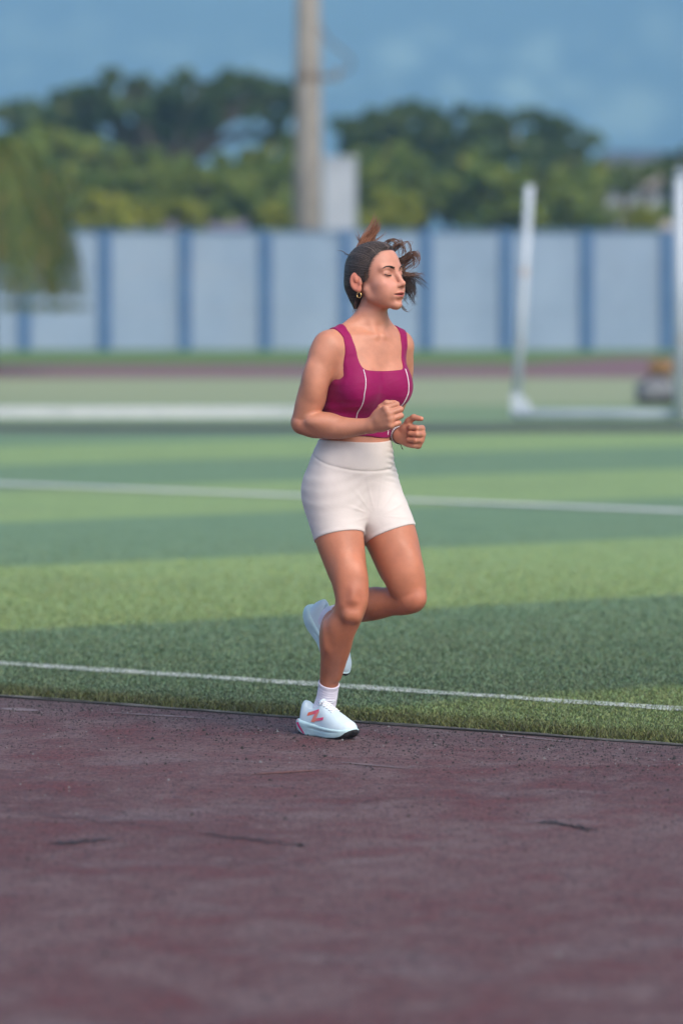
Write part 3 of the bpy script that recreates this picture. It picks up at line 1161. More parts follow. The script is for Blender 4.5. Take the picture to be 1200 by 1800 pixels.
class Loft:
    """Stack of egg-shaped sections along z: rows (z, cx, cy, w, front, back)."""
    def __init__(s, rows, Fv, Lv, k=.02, n=2.3, op='+'):
        rows = np.array(sorted(rows, key=lambda r: r[0]))
        t = np.linspace(rows[0, 0], rows[-1, 0], 240)
        s.t = t
        s.tab = []
        for c in range(1, 6):
            s.tab.append(catmull(rows[:, 0], rows[:, c], t))
        s.F, s.L, s.k, s.n, s.op = Fv, Lv, k, n, op
        s.z0, s.z1 = rows[0, 0], rows[-1, 0]
        s.c = np.array([rows[:, 1].mean(), rows[:, 2].mean(), (s.z0 + s.z1) / 2])
        s.r = (s.z1 - s.z0) / 2 + .2

    def d(s, x, y, z):
        zz = np.clip(z, s.z0, s.z1)
        cx, cy, w, df, db = (np.interp(zz, s.t, q) for q in s.tab)
        rx, ry = x - cx, y - cy
        l = rx * s.L[0] + ry * s.L[1]
        f = rx * s.F[0] + ry * s.F[1]
        dep = np.where(f > 0, df, db)
        k = (np.abs(l / w) ** s.n + np.abs(f / dep) ** s.n) ** (1 / s.n) + 1e-6
        r = np.sqrt(l * l + f * f)
        d = np.where(k < .35, -.08, r * (1 - 1 / np.maximum(k, .35)))
        return smax(d, np.maximum(z - s.z1, s.z0 - z), .03)


def catmull(xs, ys, t):
    """Cubic Hermite with finite-difference tangents (monotone-limited)."""
    m = np.gradient(ys, xs)
    i = np.clip(np.searchsorted(xs, t) - 1, 0, len(xs) - 2)
    h = xs[i + 1] - xs[i]
    u = (t - xs[i]) / h
    return ((2 * u**3 - 3 * u**2 + 1) * ys[i] + (u**3 - 2 * u**2 + u) * h * m[i]
            + (-2 * u**3 + 3 * u**2) * ys[i + 1] + (u**3 - u**2) * h * m[i + 1])


BIG = 9.0


class Group:
    def __init__(s, prims):
        s.p = prims
        s.C = np.array([q.c for q in prims]); s.Rr = np.array([q.r for q in prims]) + .045

    def near(s, c, R_):
        e = s.C - c
        m = np.einsum('ij,ij->i', e, e) < (s.Rr + R_)**2
        return [q for q, k in zip(s.p, m.tolist()) if k]

    def d(s, x, y, z, prims=None):
        acc = None
        for q in (s.p if prims is None else prims):
            v = q.d(x, y, z)
            if q.op == '+':
                acc = v if acc is None else smin(acc, v, q.k)
            elif acc is not None:
                acc = smax(acc, -v, q.k)
        if acc is None:
            acc = np.full(np.broadcast(x, y, z).shape, BIG)
        return acc


def chain(pts, k=0.0, step=.009):
    """pts rows (px, py, Y, r) in picture space, joined by a smooth tapering sweep."""
    q = np.array([(*P(a, b, c), r) for a, b, c, r in pts])
    L = np.concatenate([[0], np.cumsum(np.linalg.norm(np.diff(q[:, :3], axis=0), axis=1))])
    t = np.linspace(0, L[-1], max(4, int(L[-1] / step)))
    w = np.stack([catmull(L, q[:, i], t) for i in range(4)], 1)
    return [Cone(w[i, :3], w[i + 1, :3], w[i, 3], w[i + 1, 3], k) for i in range(len(w) - 1)]


def polygonise(fn, lo, hi, h, fine=None, B=20, reach=1.35):
    """Sparse naive surface nets. fn(x, y, z, centre, radius) -> signed distance.
    fine: per axis list of (from, to, step) for local refinement."""
    axes = []
    for a in range(3):
        steps = []
        p = lo[a]
        while p < hi[a]:
            st = h[a]
            for (f0, f1, s_) in (fine[a] if fine and fine[a] else []):
                if f0 <= p < f1:
                    st = s_
            steps.append(p)
            p += st
        n = len(steps)
        pad = (-(n - 1)) % B
        for _ in range(pad):
            steps.append(steps[-1] + h[a])
        axes.append(np.array(steps))
    axes = [a.astype(np.float64) for a in axes]
    nb = [(len(a) - 1) // B for a in axes]
    X, Y, Z = axes
    nY, nZ = len(Y), len(Z)
    cids, cpos = [], []
    qa = []
    for bi in range(nb[0]):
        xs = X[bi * B:bi * B + B + 1]
        for bj in range(nb[1]):
            ys = Y[bj * B:bj * B + B + 1]
            for bk in range(nb[2]):
                zs = Z[bk * B:bk * B + B + 1]
                c = np.array([(xs[0] + xs[-1]) / 2, (ys[0] + ys[-1]) / 2, (zs[0] + zs[-1]) / 2])
                R_ = .5 * math.sqrt((xs[-1] - xs[0])**2 + (ys[-1] - ys[0])**2 + (zs[-1] - zs[0])**2)
                d0 = float(fn(np.array([c[0]]), np.array([c[1]]), np.array([c[2]]), c, R_)[0])
                if abs(d0) > R_ * reach + .012:
                    continue
                V = fn(xs[:, None, None].astype(f4), ys[None, :, None].astype(f4), zs[None, None, :].astype(f4), c, R_)
                V = np.broadcast_to(V, (B + 1,) * 3)
                S = V < 0
                if S.all() or not S.any():
                    continue
                cnt = np.zeros((B, B, B), np.int8)
                for i in (0, 1):
                    for j in (0, 1):
                        for k in (0, 1):
                            cnt += S[i:B + i, j:B + j, k:B + k]
                act = (cnt > 0) & (cnt < 8)
                ii, jj, kk = np.nonzero(act)
                sp = np.zeros((len(ii), 3)); w = np.zeros(len(ii))
                C8 = {}
                for i in (0, 1):
                    for j in (0, 1):
                        for k in (0, 1):
                            C8[i, j, k] = V[ii + i, jj + j, kk + k]
                for (u, v) in [((0,0,0),(1,0,0)),((0,1,0),(1,1,0)),((0,0,1),(1,0,1)),((0,1,1),(1,1,1)),
                               ((0,0,0),(0,1,0)),((1,0,0),(1,1,0)),((0,0,1),(0,1,1)),((1,0,1),(1,1,1)),
                               ((0,0,0),(0,0,1)),((1,0,0),(1,0,1)),((0,1,0),(0,1,1)),((1,1,0),(1,1,1))]:
                    a, b = C8[u], C8[v]
                    m = (a < 0) != (b < 0)
                    t = np.where(m, a / np.where(m, a - b, 1), 0)
                    for ax in range(3):
                        sp[:, ax] += np.where(m, u[ax] + t * (v[ax] - u[ax]), 0)
                    w += m
                sp /= w[:, None]
                gi, gj, gk = ii + bi * B, jj + bj * B, kk + bk * B
                pos = np.stack([X[gi] + sp[:, 0] * (X[gi + 1] - X[gi]), Y[gj] + sp[:, 1] * (Y[gj + 1] - Y[gj]),
                                Z[gk] + sp[:, 2] * (Z[gk + 1] - Z[gk])], 1)
                cids.append((gi.astype(np.int64) * nY + gj) * nZ + gk)
                cpos.append(pos)
                # quads around sign-changing edges owned by this block
                oi, oj, ok = bi * B, bj * B, bk * B
                def emit(A, Bv, offs):
                    m = A != Bv
                    i, j, k = np.nonzero(m)
                    i0, j0, k0 = i + oi, j + oj, k + ok
                    flip = A[i, j, k]
                    q = np.stack([((i0 + o[0]).astype(np.int64) * nY + (j0 + o[1])) * nZ + (k0 + o[2]) for o in offs], 1)
                    q[~flip] = q[~flip][:, ::-1]
                    qa.append(q)
                S0 = S[:B, :B, :B]
                emit(S0, S[1:, :B, :B], [(0, 0, 0), (0, -1, 0), (0, -1, -1), (0, 0, -1)][::-1])
                emit(S0, S[:B, 1:, :B], [(0, 0, 0), (0, 0, -1), (-1, 0, -1), (-1, 0, 0)][::-1])
                emit(S0, S[:B, :B, 1:], [(0, 0, 0), (-1, 0, 0), (-1, -1, 0), (0, -1, 0)][::-1])
    ids = np.concatenate(cids); pos = np.concatenate(cpos)
    o = np.argsort(ids)
    ids, pos = ids[o], pos[o]
    q = np.concatenate(qa)
    loc = np.searchsorted(ids, q)
    loc = np.clip(loc, 0, len(ids) - 1)
    ok = (ids[loc] == q).all(1)
    return pos, loc[ok].astype(np.int32)


def relax(v, q, it=2, lam=.5):
    """Light smoothing of the polygonised surface."""
    e = np.concatenate([q[:, [0, 1]], q[:, [1, 2]], q[:, [2, 3]], q[:, [3, 0]]])
    e = np.concatenate([e, e[:, ::-1]])
    n = len(v)
    deg = np.bincount(e[:, 0], minlength=n)[:, None] + 1e-9
    for _ in range(it):
        for l in (lam, -lam * 1.03):
            s = np.stack([np.bincount(e[:, 0], weights=v[e[:, 1], a], minlength=n) for a in range(3)], 1)
            v = v + l * (s / deg - v)
    return v


# ------------------------------------------------------------------ skeleton and muscles
YAW = R(38)
BF = np.array([math.sin(YAW), -math.cos(YAW), 0])       # the way the body faces
BL = np.array([math.cos(YAW), math.sin(YAW), 0])        # her left
UZ = np.array([0, 0, 1.0])

TORSO_ST = [  # py, px, Y, half width, front, back
    (572, 645, 12.425, .060, .040, .050), (584, 644, 12.42, .105, .060, .068), (600, 643, 12.415, .137, .075, .082),
    (628, 641, 12.41, .143, .090, .092), (660, 639, 12.41, .139, .098, .092), (690, 635, 12.412, .134, .100, .088),
    (720, 630, 12.418, .126, .096, .084), (750, 625.5, 12.425, .116, .090, .082), (772, 622.5, 12.43, .119, .090, .087),
    (800, 619.5, 12.435, .137, .096, .100), (830, 619, 12.44, .147, .098, .112), (858, 620.5, 12.44, .148, .094, .115),
    (885, 621, 12.44, .145, .086, .110), (912, 623, 12.44, .130, .070, .090)]


def torso_rows():
    out = []
    for py, px, Y, w, a, b in TORSO_ST:
        p = P(px, py, Y)
        out.append((p[2], p[0], p[1], w, a, b))
    return out


def tc(py):
    """torso centre at picture row py"""
    rows = np.array([(r[0], r[1], r[2]) for r in TORSO_ST], float)
    return P(np.interp(py, rows[:, 0], rows[:, 1]), py, np.interp(py, rows[:, 0], rows[:, 2]))


def tp(py, l, f):
    return tc(py) + BL * l + BF * f


SH_R, SH_L = P(579, 610, 12.322), P(702, 609, 12.50)
torso = [Loft(torso_rows(), BF, BL, n=2.35)]
for s in (-1, 1):
    torso.append(Ell(tp(684, s * .068, .075), (.060, .050, .056), [BL, BF, UZ], .045))      # bust
    torso.append(Ell(tp(672, s * .066, .060), (.058, .046, .055), [BL, BF, UZ], .04))
    torso.append(Ell(tp(866, s * .066, -.068), (.070, .060, .078), [BL, BF, UZ], .04))      # glutes
torso.append(Ell(tp(800, 0, .065), (.085, .040, .075), [BL, BF, UZ], .05))                  # belly
NB, NT = P(648, 590, 12.425), P(657, 536, 12.412)
torso += [Cone(NB, NT, .0505, .0445, .03)]
for sh, s in ((SH_R, -1), (SH_L, 1)):
    torso.append(Cone(P(650, 562, 12.432), sh + np.array([0, 0, .014]), .038, .030, .035))  # trapezius
    torso.append(Cone(tp(592, s * .018, .068), sh + np.array([0, 0, .026]) + BF * .012, .0075, .009, .018))   # collar bone
    torso.append(Cone(P(657, 545, 12.41) + BL * s * .033 - BF * .01, tp(590, s * .012, .062), .010, .008, .014))  # neck cord

leg_r = chain([(586, 862, 12.405, .087), (590, 905, 12.39, .085), (597, 947, 12.37, .0775), (607, 990, 12.34, .066),
               (615.5, 1028, 12.315, .056), (618, 1055, 12.298, .0525), (611, 1080, 12.318, .0490), (597, 1105, 12.343, .0485),
               (591, 1130, 12.375, .0470), (586, 1155, 12.41, .0415), (581, 1180, 12.445, .0345), (577.5, 1205, 12.468, .0305),
               (573, 1232, 12.487, .031), (569, 1246, 12.497, .033)])
leg_r += [Cone(P(588, 905, 12.44), P(608, 1010, 12.375), .074, .048, .03),
          Ell(P(587, 1112, 12.395), (.046, .046, .075), None, .03),
          Ell(P(621, 1046, 12.262), (.024, .017, .028), None, .02),
          Ell(P(605, 1010, 12.286), (.022, .024, .050), None, .040),
          Ell(P(628, 1016, 12.288), (.020, .024, .044), None, .040),
          Cone(P(620, 1078, 12.275), P(592, 1190, 12.43), .020, .012, .022),
          Ell(P(604, 1049, 12.230), (.007, .010, .018), None, .028, '-'),
          Ell(P(636, 1054, 12.236), (.006, .009, .018), None, .028, '-'),
          Ell(P(619, 1070, 12.232), (.018, .008, .006), None, .024, '-'),
          Ell(P(611, 1083, 12.268), (.013, .014, .014), None, .022),
          Ell(P(626, 1085, 12.274), (.010, .012, .012), None, .022),
          Ell(P(574, 1120, 12.350), (.012, .020, .045), None, .022)]
leg_l = chain([(650, 860, 12.475, .087), (670, 900, 12.458, .086), (689, 945, 12.44, .081), (702, 988, 12.42, .0735),
               (715, 1027, 12.40, .0615), (720, 1049, 12.395, .0535)])
LEFT_A = unit([.50, -.38, -.78])                     # heel -> toe of the lifted shoe
LEFT_UP = unit([.547, -.557, .624])
LEFT_LAT = np.cross(LEFT_UP, LEFT_A)
LEFT_O = P(580, 1085, 12.668) - LEFT_A * .084 - LEFT_UP * .088


def pix(p):
    return (600 + p[0] * FPX / p[1], HORIZON - (p[2] - CAM_H) * FPX / p[1], p[1])


leg_l += chain([(721, 1050, 12.392, .053), (708, 1055, 12.41, .0485), (690, 1057, 12.435, .0465), (662, 1063, 12.475, .0480),
                (637, 1070, 12.53, .0430), (612, 1076, 12.59, .0345), (593, 1080, 12.635, .0295),
                (*pix(LEFT_O + LEFT_A * .082 + LEFT_UP * .088), .0290), (*pix(LEFT_O + LEFT_A * .082 + LEFT_UP * .058), .0265)])
leg_l += [Ell(P(720, 1000, 12.368), (.026, .026, .060), None, .045), Ell(P(700, 1010, 12.376), (.022, .024, .050), None, .045)]
leg_l += [Cone(P(655, 890, 12.50), P(695, 1000, 12.455), .074, .050, .03),
          Ell(P(731, 1051, 12.365), (.028, .022, .028), None, .02),
          Ell(P(660, 1056, 12.50), (.060, .045, .042), None, .03)]

arm_r = chain([(578, 612, 12.322, .046), (568, 630, 12.314, .0475), (560, 652, 12.308, .0465), (552, 678, 12.306, .0450),
               (543.5, 707, 12.318, .0440), (535, 736, 12.332, .0395)])
arm_r += chain([(534, 742, 12.332, .0405), (548, 746, 12.325, .0425), (572, 748, 12.305, .0420), (602, 752, 12.280, .0355),
                (630, 750.5, 12.258, .0275), (652, 748, 12.240, .0245)])
arm_r += [Ell(P(551, 668, 12.285), (.030, .028, .062), None, .02), Ell(P(560, 690, 12.325), (.022, .028, .055), None, .02),
          Ell(P(566, 741, 12.285), (.052, .028, .024), None, .02)]
arm_r += [Ell(P(573, 617, 12.316), (.043, .043, .050), None, .03), Ell(P(527, 744, 12.345), (.022, .022, .024), None, .02)]
arm_l = chain([(702, 610, 12.500, .043), (703, 640, 12.52, .044), (698, 680, 12.57, .044), (684, 722, 12.625, .041), (672, 742, 12.645, .037)])
arm_l += chain([(671, 744, 12.645, .037), (678, 749, 12.60, .038), (687, 756, 12.535, .033), (697, 762, 12.465, .027), (702, 765, 12.425, .0235)])


# ---- hands
def finger(base, dirs, lens, radii, k=.0035):
    out = []
    p = np.asarray(base, float)
    for d, L, (r0, r1) in zip(dirs, lens, radii):
        q = p + unit(d) * L
        out.append(Cone(p, q, r0, r1, k))
        p = q
    return out


def rot_to(a, n, ang):
    """direction a flexed by ang towards n"""
    return a * math.cos(ang) + n * math.sin(ang)


def make_fist(wrist, a, u, curl_n, flex, thumb, wscale=1.0, spread=.0185):
    """a: wrist->knuckles, u: towards the thumb side, curl_n: the way the fingers bend."""
    a = unit(a)
    u = unit(u - a * (u @ a))
    n = unit(curl_n - a * (curl_n @ a) - u * (curl_n @ u))
    prims = [Ell(wrist + a * .043 + n * .002, (.049, .036, .0165), [a, u, n], .014),
             Cone(wrist + a * .0, wrist + a * .03 + u * .004, .0225, .020, .014)]
    offs = [.0285, .0095, -.0095, -.0275]
    mcpx = [.078, .082, .078, .070]
    lens = [(.038, .023, .019), (.042, .026, .020), (.039, .024, .019), (.031, .019, .017)]
    for i in range(4):
        base = wrist + a * mcpx[i] + u * offs[i] - n * .004
        prims.append(Cone(wrist + a * .02 + u * offs[i] * .5, base, .0125, .0108, .012))
        f1, f2, f3 = flex[i]
        sp = u * (offs[i] * .6)
        d1 = rot_to(a, n, f1) + sp * .8
        d2 = rot_to(a, n, f1 + f2)
        d3 = rot_to(a, n, f1 + f2 + f3)
        rr = .0098 if i < 3 else .0086
        fl = finger(base, [d1, d2, d3], lens[i], [(rr + .0008, rr - .0002), (rr, rr - .001), (rr - .001, rr - .0025)])
        fl[0].k = .0045
        for q in fl[1:]:
            q.k = .0014
        prims += fl
    t0 = wrist + a * .018 + u * .022 + n * .008
    prims.append(Ell(wrist + a * .034 + u * .024 + n * .010, (.030, .017, .015), [a, u, n], .012))   # ball of the thumb
    pts = [t0] + [wrist + a * q[0] + u * q[1] + n * q[2] for q in thumb]
    rad = [.0125, .0112, .0104, .0078]
    for i in range(len(pts) - 1):
        prims.append(Cone(pts[i], pts[i + 1], rad[i], rad[i + 1], .006 if i < 2 else .003))
    return prims


W_R, W_L = P(655, 747, 12.237), P(703, 765, 12.42)
hand_r = make_fist(W_R, np.array([.66, -.62, .36]), np.array([-.20, 0, 1.0]), np.array([.5, .85, 0]),
                   [(R(52), R(88), R(45)), (R(56), R(90), R(45)), (R(60), R(90), R(45)), (R(64), R(88), R(45))],
                   [(.046, .040, .016), (.068, .046, .022), (.086, .038, .040)])
hand_l = make_fist(W_L, np.array([.80, -.56, -.06]), np.array([.10, 0, 1.0]), np.array([-.6, -.8, 0]),
                   [(R(78), R(98), R(50)), (R(80), R(98), R(50)), (R(82), R(98), R(50)), (R(84), R(96), R(50))],
                   [(.036, .048, .012), (.056, .062, .014), (.084, .060, .012)])


# ---- head
H_YAW, H_PITCH = R(52), R(8)
_hf = np.array([math.sin(H_YAW), -math.cos(H_YAW), 0])
HL = np.array([math.cos(H_YAW), math.sin(H_YAW), 0])
HF = _hf * math.cos(H_PITCH) + UZ * math.sin(H_PITCH)
HU = UZ * math.cos(H_PITCH) - _hf * math.sin(H_PITCH)
HO = P(658, 495, 12.405)
HA = [HF, HL, HU]


def hp(x, y, z):
    return HO + HF * x + HL * y + HU * z


def hloc(x, y, z):
    dx, dy, dz = x - HO[0], y - HO[1], z - HO[2]
    return tuple(dx * A[0] + dy * A[1] + dz * A[2] for A in HA)


def tilt(ax, ay, ang):
    """axes triple rotated by ang in the plane of axes ax, ay of the head frame"""
    A = [HF.copy(), HL.copy(), HU.copy()]
    a, b = A[ax].copy(), A[ay].copy()
    A[ax] = a * math.cos(ang) + b * math.sin(ang)
    A[ay] = b * math.cos(ang) - a * math.sin(ang)
    return A


head = [Ell(hp(-.007, 0, .040), (.0860, .0700, .0810), HA, .02),
        Ell(hp(.030, 0, .048), (.060, .062, .062), HA, .03),
        Ell(hp(.040, 0, -.018), (.046, .055, .064), HA, .03),
        Ell(hp(.047, 0, -.053), (.039, .034, .035), HA, .03)]
for s in (-1, 1):
    head += [Cone(hp(.006, s * .053, -.030), hp(.012, s * .046, -.048), .012, .011, .022),
             Cone(hp(.013, s * .0440, -.051), hp(.072, s * .009, -.0845), .0110, .0105, .020),
             Ell(hp(.060, s * .041, -.018), (.022, .018, .017), HA, .022),
             Cone(hp(.083, s * .012, .034), hp(.070, s * .045, .034), .011, .009, .014),
             Ell(hp(.103, s * .032, .0150), (.024, .020, .0120), HA, .012, '-'),
             Ell(hp(.0715, s * .0320, .0155), (.0150, .0165, .0130), HA, .003),
             Ell(hp(.0845, s * .018, -.030), (.016, .013, .020), HA, .02),
             Ell(hp(.050, s * .036, -.044), (.030, .0175, .026), HA, .025)]
head += [Ell(hp(.0795, 0, -.0860), (.0150, .0160, .0135), HA, .014),
         Ell(hp(.083, 0, -.054), (.016, .026, .020), HA, .016),
         Cone(hp(.086, 0, .026), hp(.099, 0, .002), .0085, .0078, .012),
         Cone(hp(.098, 0, .004), hp(.1105, 0, -.021), .0075, .0088, .008),
         Ell(hp(.1105, 0, -.0225), (.0098, .0100, .0085), HA, .006)]
for s in (-1, 1):
    head += [Ell(hp(.1005, s * .0115, -.0265), (.0105, .0070, .0075), HA, .006),
             Ell(hp(.1045, s * .0062, -.0335), (.0052, .0030, .0030), HA, .003, '-')]
head += [Ell(hp(.0935, .0080, -.0495), (.0090, .0155, .0050), tilt(0, 1, .38), .004),
         Ell(hp(.0935, -.0080, -.0495), (.0090, .0155, .0050), tilt(0, 1, -.38), .004),
         Ell(hp(.0900, .0060, -.0605), (.0100, .0155, .0058), tilt(0, 1, .30), .004),
         Ell(hp(.0900, -.0060, -.0605), (.0100, .0155, .0058), tilt(0, 1, -.30), .004),
         Ell(hp(.1010, 0, -.0550), (.0085, .0150, .0022), HA, .002, '-'),
         Ell(hp(.0930, .0160, -.0545), (.0085, .0110, .0016), tilt(0, 1, .5), .002, '-'),
         Ell(hp(.0930, -.0160, -.0545), (.0085, .0110, .0016), tilt(0, 1, -.5), .002, '-'),
         Ell(hp(.0935, 0, -.0735), (.0075, .0150, .0045), HA, .008, '-')]
for s in (-1, 1):
    A = tilt(0, 1, -s * R(22))
    E = lambda x, y, z: hp(x, s * y, z)
    head += [Ell(E(-.017, .0765, .002), (.0205, .0060, .0310), A, .006),
             Ell(E(-.012, .0730, -.022), (.0100, .0060, .0125), A, .006),
             Ell(E(-.0130, .0830, .000), (.0130, .0062, .0215), A, .004, '-'),
             Ell(E(-.0140, .0795, .0095), (.0065, .0038, .0105), A, .004),
             Ell(E(-.003, .0725, -.004), (.0050, .0050, .0070), A, .004)]

G_T, G_LR, G_LL, G_AR, G_AL, G_H = (Group(x) for x in (torso, leg_r, leg_l, arm_r, arm_l, head))
G_HR, G_HL = Group(hand_r), Group(hand_l)


def sd_lower(x, y, z, c, R_):
    t = G_T.d(x, y, z, G_T.near(c, R_))
    a = G_LR.d(x, y, z, G_LR.near(c, R_)); b = G_LL.d(x, y, z, G_LL.near(c, R_))
    return smin(t, smin(a, b, .010), .04)


def sd_arm(G, GH, wrist, x, y, z, c, R_):
    a = G.d(x, y, z, G.near(c, R_))
    n = GH.near(c, R_)
    if n:
        a = smin(a, GH.d(x, y, z, n), .012)
    return a


def sd_trunk(x, y, z, c, R_):
    """torso with the shoulders blended in (used for the top as well)"""
    t = sd_lower(x, y, z, c, R_)
    for G, GH, sh, w in ((G_AR, G_HR, SH_R, W_R), (G_AL, G_HL, SH_L, W_L)):
        a = sd_arm(G, GH, w, x, y, z, c, R_)
        if np.linalg.norm(c - sh) - R_ < .17:
            ds = np.sqrt((x - sh[0])**2 + (y - sh[1])**2 + (z - sh[2])**2)
            k = .0015 + .055 * np.clip(1 - ds / .15, 0, 1)
            t = smin(t, a, k)
        else:
            t = np.minimum(t, a)
    return t


def sd_body(x, y, z, c, R_):
    t = sd_trunk(x, y, z, c, R_)
    n = G_H.near(c, R_)
    if n:
        h = G_H.d(x, y, z, n)
        t = smin(t, h, .022)
    return t


# ------------------------------------------------------------------ skin, cloth and hair materials
def attr_mat(name, rough=.5, spec=.4, sss=0.0, vary=0.0, vscale=30, bump_s=0.0, bump_scale=300, sheen=0.0, tint_scale=(1, 1, 1)):
    m, nt, b = new_mat(name)
    at = N(nt, 'ShaderNodeAttribute', attribute_name='col')
    c = at.outputs['Color']
    if vary > 0:
        f = noise(nt, scaled(nt, wpos(nt), tint_scale), vscale, 5, .6)
        c = mixc(nt, 1.0, c, ramp(nt, f, [(.25, 1 - vary), (.75, 1 + vary)]), 'MULTIPLY')
    nt.links.new(c, b.inputs['Base Color'])
    b.inputs['Roughness'].default_value = rough
    b.inputs['Specular IOR Level'].default_value = spec
    if sss > 0:
        b.inputs['Subsurface Weight'].default_value = sss
        b.inputs['Subsurface Radius'].default_value = (1.0, .32, .16)
        b.inputs['Subsurface Scale'].default_value = .010
    if sheen > 0:
        b.inputs['Sheen Weight'].default_value = sheen
        b.inputs['Sheen Roughness'].default_value = .4
    if bump_s > 0:
        bump(nt, b, noise(nt, wpos(nt), bump_scale, 4, .6), bump_s, .002)
    return m


M_SKIN = attr_mat('skin', .45, .40, .12, .17, 14, .30, 330)
M_HAIR = attr_mat('hair', .42, .35, 0, .25, 60)
M_TAIL = attr_mat('loose_hair', .40, .4)


def cloth(name, c1, c2, rough=.8, sheen=.25, fold=(30, 8, 8), fold_s=.35, fold_scale=1.0, knit=900, spec=.2):
    m, nt, b = new_mat(name)
    p = wpos(nt)
    f = noise(nt, p, 14, 4, .6)
    nt.links.new(ramp(nt, f, [(.3, c1), (.7, c2)]), b.inputs['Base Color'])
    b.inputs['Roughness'].default_value = rough
    b.inputs['Specular IOR Level'].default_value = spec
    b.inputs['Sheen Weight'].default_value = sheen
    b.inputs['Sheen Roughness'].default_value = .45
    w = noise(nt, scaled(nt, p, fold), fold_scale, 3, .5, .8)
    k = noise(nt, p, knit, 2, .5)
    bump(nt, b, math_n(nt, 'ADD', math_n(nt, 'MULTIPLY', w, 3.0), math_n(nt, 'MULTIPLY', k, .12)), fold_s, .004)
    return m


M_TOP = cloth('plum_fabric', (.225, .0022, .070), (.255, .0034, .082), .62, .10, (10, 10, 26), .25, 1.0)
M_SHORT = cloth('ivory_fabric', (.62, .575, .535), (.66, .61, .57), .75, .2, (7, 7, 20), .13, 1.0)
M_PIPE = mottled('white_piping', (.72, .70, .72), (.78, .76, .78), 30, .6)
M_SOCK = cloth('sock_knit', (.66, .64, .74), (.72, .70, .78), .85, .25, (10, 10, 60), .35, 1.0, 700)

ROOT = np.array([0.0, 12.42, 0.0])
person = empty('person', tuple(ROOT))
tag(person, 'woman running on the track in a plum crop top and ivory shorts', 'person')


def skin_obj(name, v, q, mat, cols=None, parent=None, smooth=True):
    return mesh_obj(name, v - ROOT, q, mat, parent or person, smooth, cols)


# ------------------------------------------------------------------ body
bv, bq = polygonise(sd_body, (-.20, 12.14, .10), (.30, 12.80, 1.62), (.0028, .0030, .0034),
                    [None, None, [(.93, 1.10, .0021), (1.37, 1.63, .0017)]], B=16)
bv = relax(bv, bq, 5)


def smooth01(x, a, b):
    t = np.clip((x - a) / (b - a), 0, 1)
    return t * t * (3 - 2 * t)


def body_colors(v):
    base = np.array([.50, .220, .135])
    c = np.tile(base, (len(v), 1))
    legs = smooth01(v[:, 2], .95, .55)[:, None]
    c = c * (1 - legs) + legs * np.array([.46, .175, .095])
    x, y, z = hloc(v[:, 0], v[:, 1], v[:, 2])
    near_head = (np.abs(x) < .14) & (np.abs(y) < .1) & (z > -.115)
    ay = np.abs(y)

    def blend(mask, col, amt=1.0):
        m = (mask * amt * near_head)[:, None]
        c[:] = c * (1 - m) + m * np.array(col)
    hd = near_head * smooth01(z, -.115, -.08)
    c[:] = c * (1 - hd[:, None]) + hd[:, None] * np.array([.53, .245, .165])
    blend(np.exp(-(((ay - .042) / .018)**2 + ((z + .020) / .018)**2)) * (x > .03), (.53, .20, .145), .55)     # cheeks
    blend(np.exp(-((ay / .014)**2 + ((z + .024) / .012)**2)) * (x > .09), (.53, .20, .14), .45)               # nose
    blend(smooth01(ay, .068, .078) * (np.abs(z) < .035) * (x < .01), (.58, .19, .12), .8)                     # ears
    zc = np.where(z > -.0548, .0062, .0072)
    lip = np.clip(1.25 - np.sqrt((ay / .0235)**2 + ((z + .0550 + .0000) / (zc * (1.35 - .45 * np.clip(ay / .022, 0, 1))))**2), 0, 1)
    lip = smooth01(lip, .22, .42) * (x > .07)
    blend(lip, (.33, .085, .075), .95)
    blend(smooth01(np.abs(z + .0550), .0019, .0006) * (ay < .021) * (x > .07), (.10, .025, .02), .9)          # mouth slit
    lid = np.exp(-(((ay - .032) / .015)**2 + ((z - .019) / .009)**2)) * (x > .06)
    blend(lid, (.40, .185, .13), .45)
    e = x - np.interp(z, [-.085, -.05, -.02, -.010, .000, .016, .040, .068, .088, .098, .108], [-.060, -.048, -.038, -.034, .016, .026, .036, .049, .064, .085, .20])
    fr = np.sin(z * 900 + 3 * np.sin(z * 260)) * .0022
    blend(smooth01(e + fr, .0085, .0005) * (ay < .0715) * (z > .004), (.035, .022, .017), .85)      # soft hairline
    blend(smooth01(e, .016, .004) * (ay < .0715) * (z > .004), (.16, .085, .06), .35)
    return c


BASE_COLS = body_colors(bv)
# redder knuckles and knees
for ctr, rr in [(P(621, 1048, 12.27), .05), (P(735, 1052, 12.37), .055), (P(700, 731, 12.21), .03), (P(735, 770, 12.35), .035), (P(528, 748, 12.33), .04)]:
    w = np.exp(-(((bv - ctr)**2).sum(1) / rr**2))[:, None] * .45
    BASE_COLS = BASE_COLS * (1 - w) + w * np.array([.50, .165, .105])
body = skin_obj('body', bv, bq, M_SKIN, BASE_COLS)

# ------------------------------------------------------------------ garments follow the body surface
_tz = np.array([tc(py) for py in range(560, 925, 5)])[::-1]


def frame(x, y, z):
    cx = np.interp(z, _tz[:, 2], _tz[:, 0]); cy = np.interp(z, _tz[:, 2], _tz[:, 1])
    rx, ry = x - cx, y - cy
    return rx * BL[0] + ry * BL[1], rx * BF[0] + ry * BF[1], HORIZON + (CAM_H - z) * 543.5


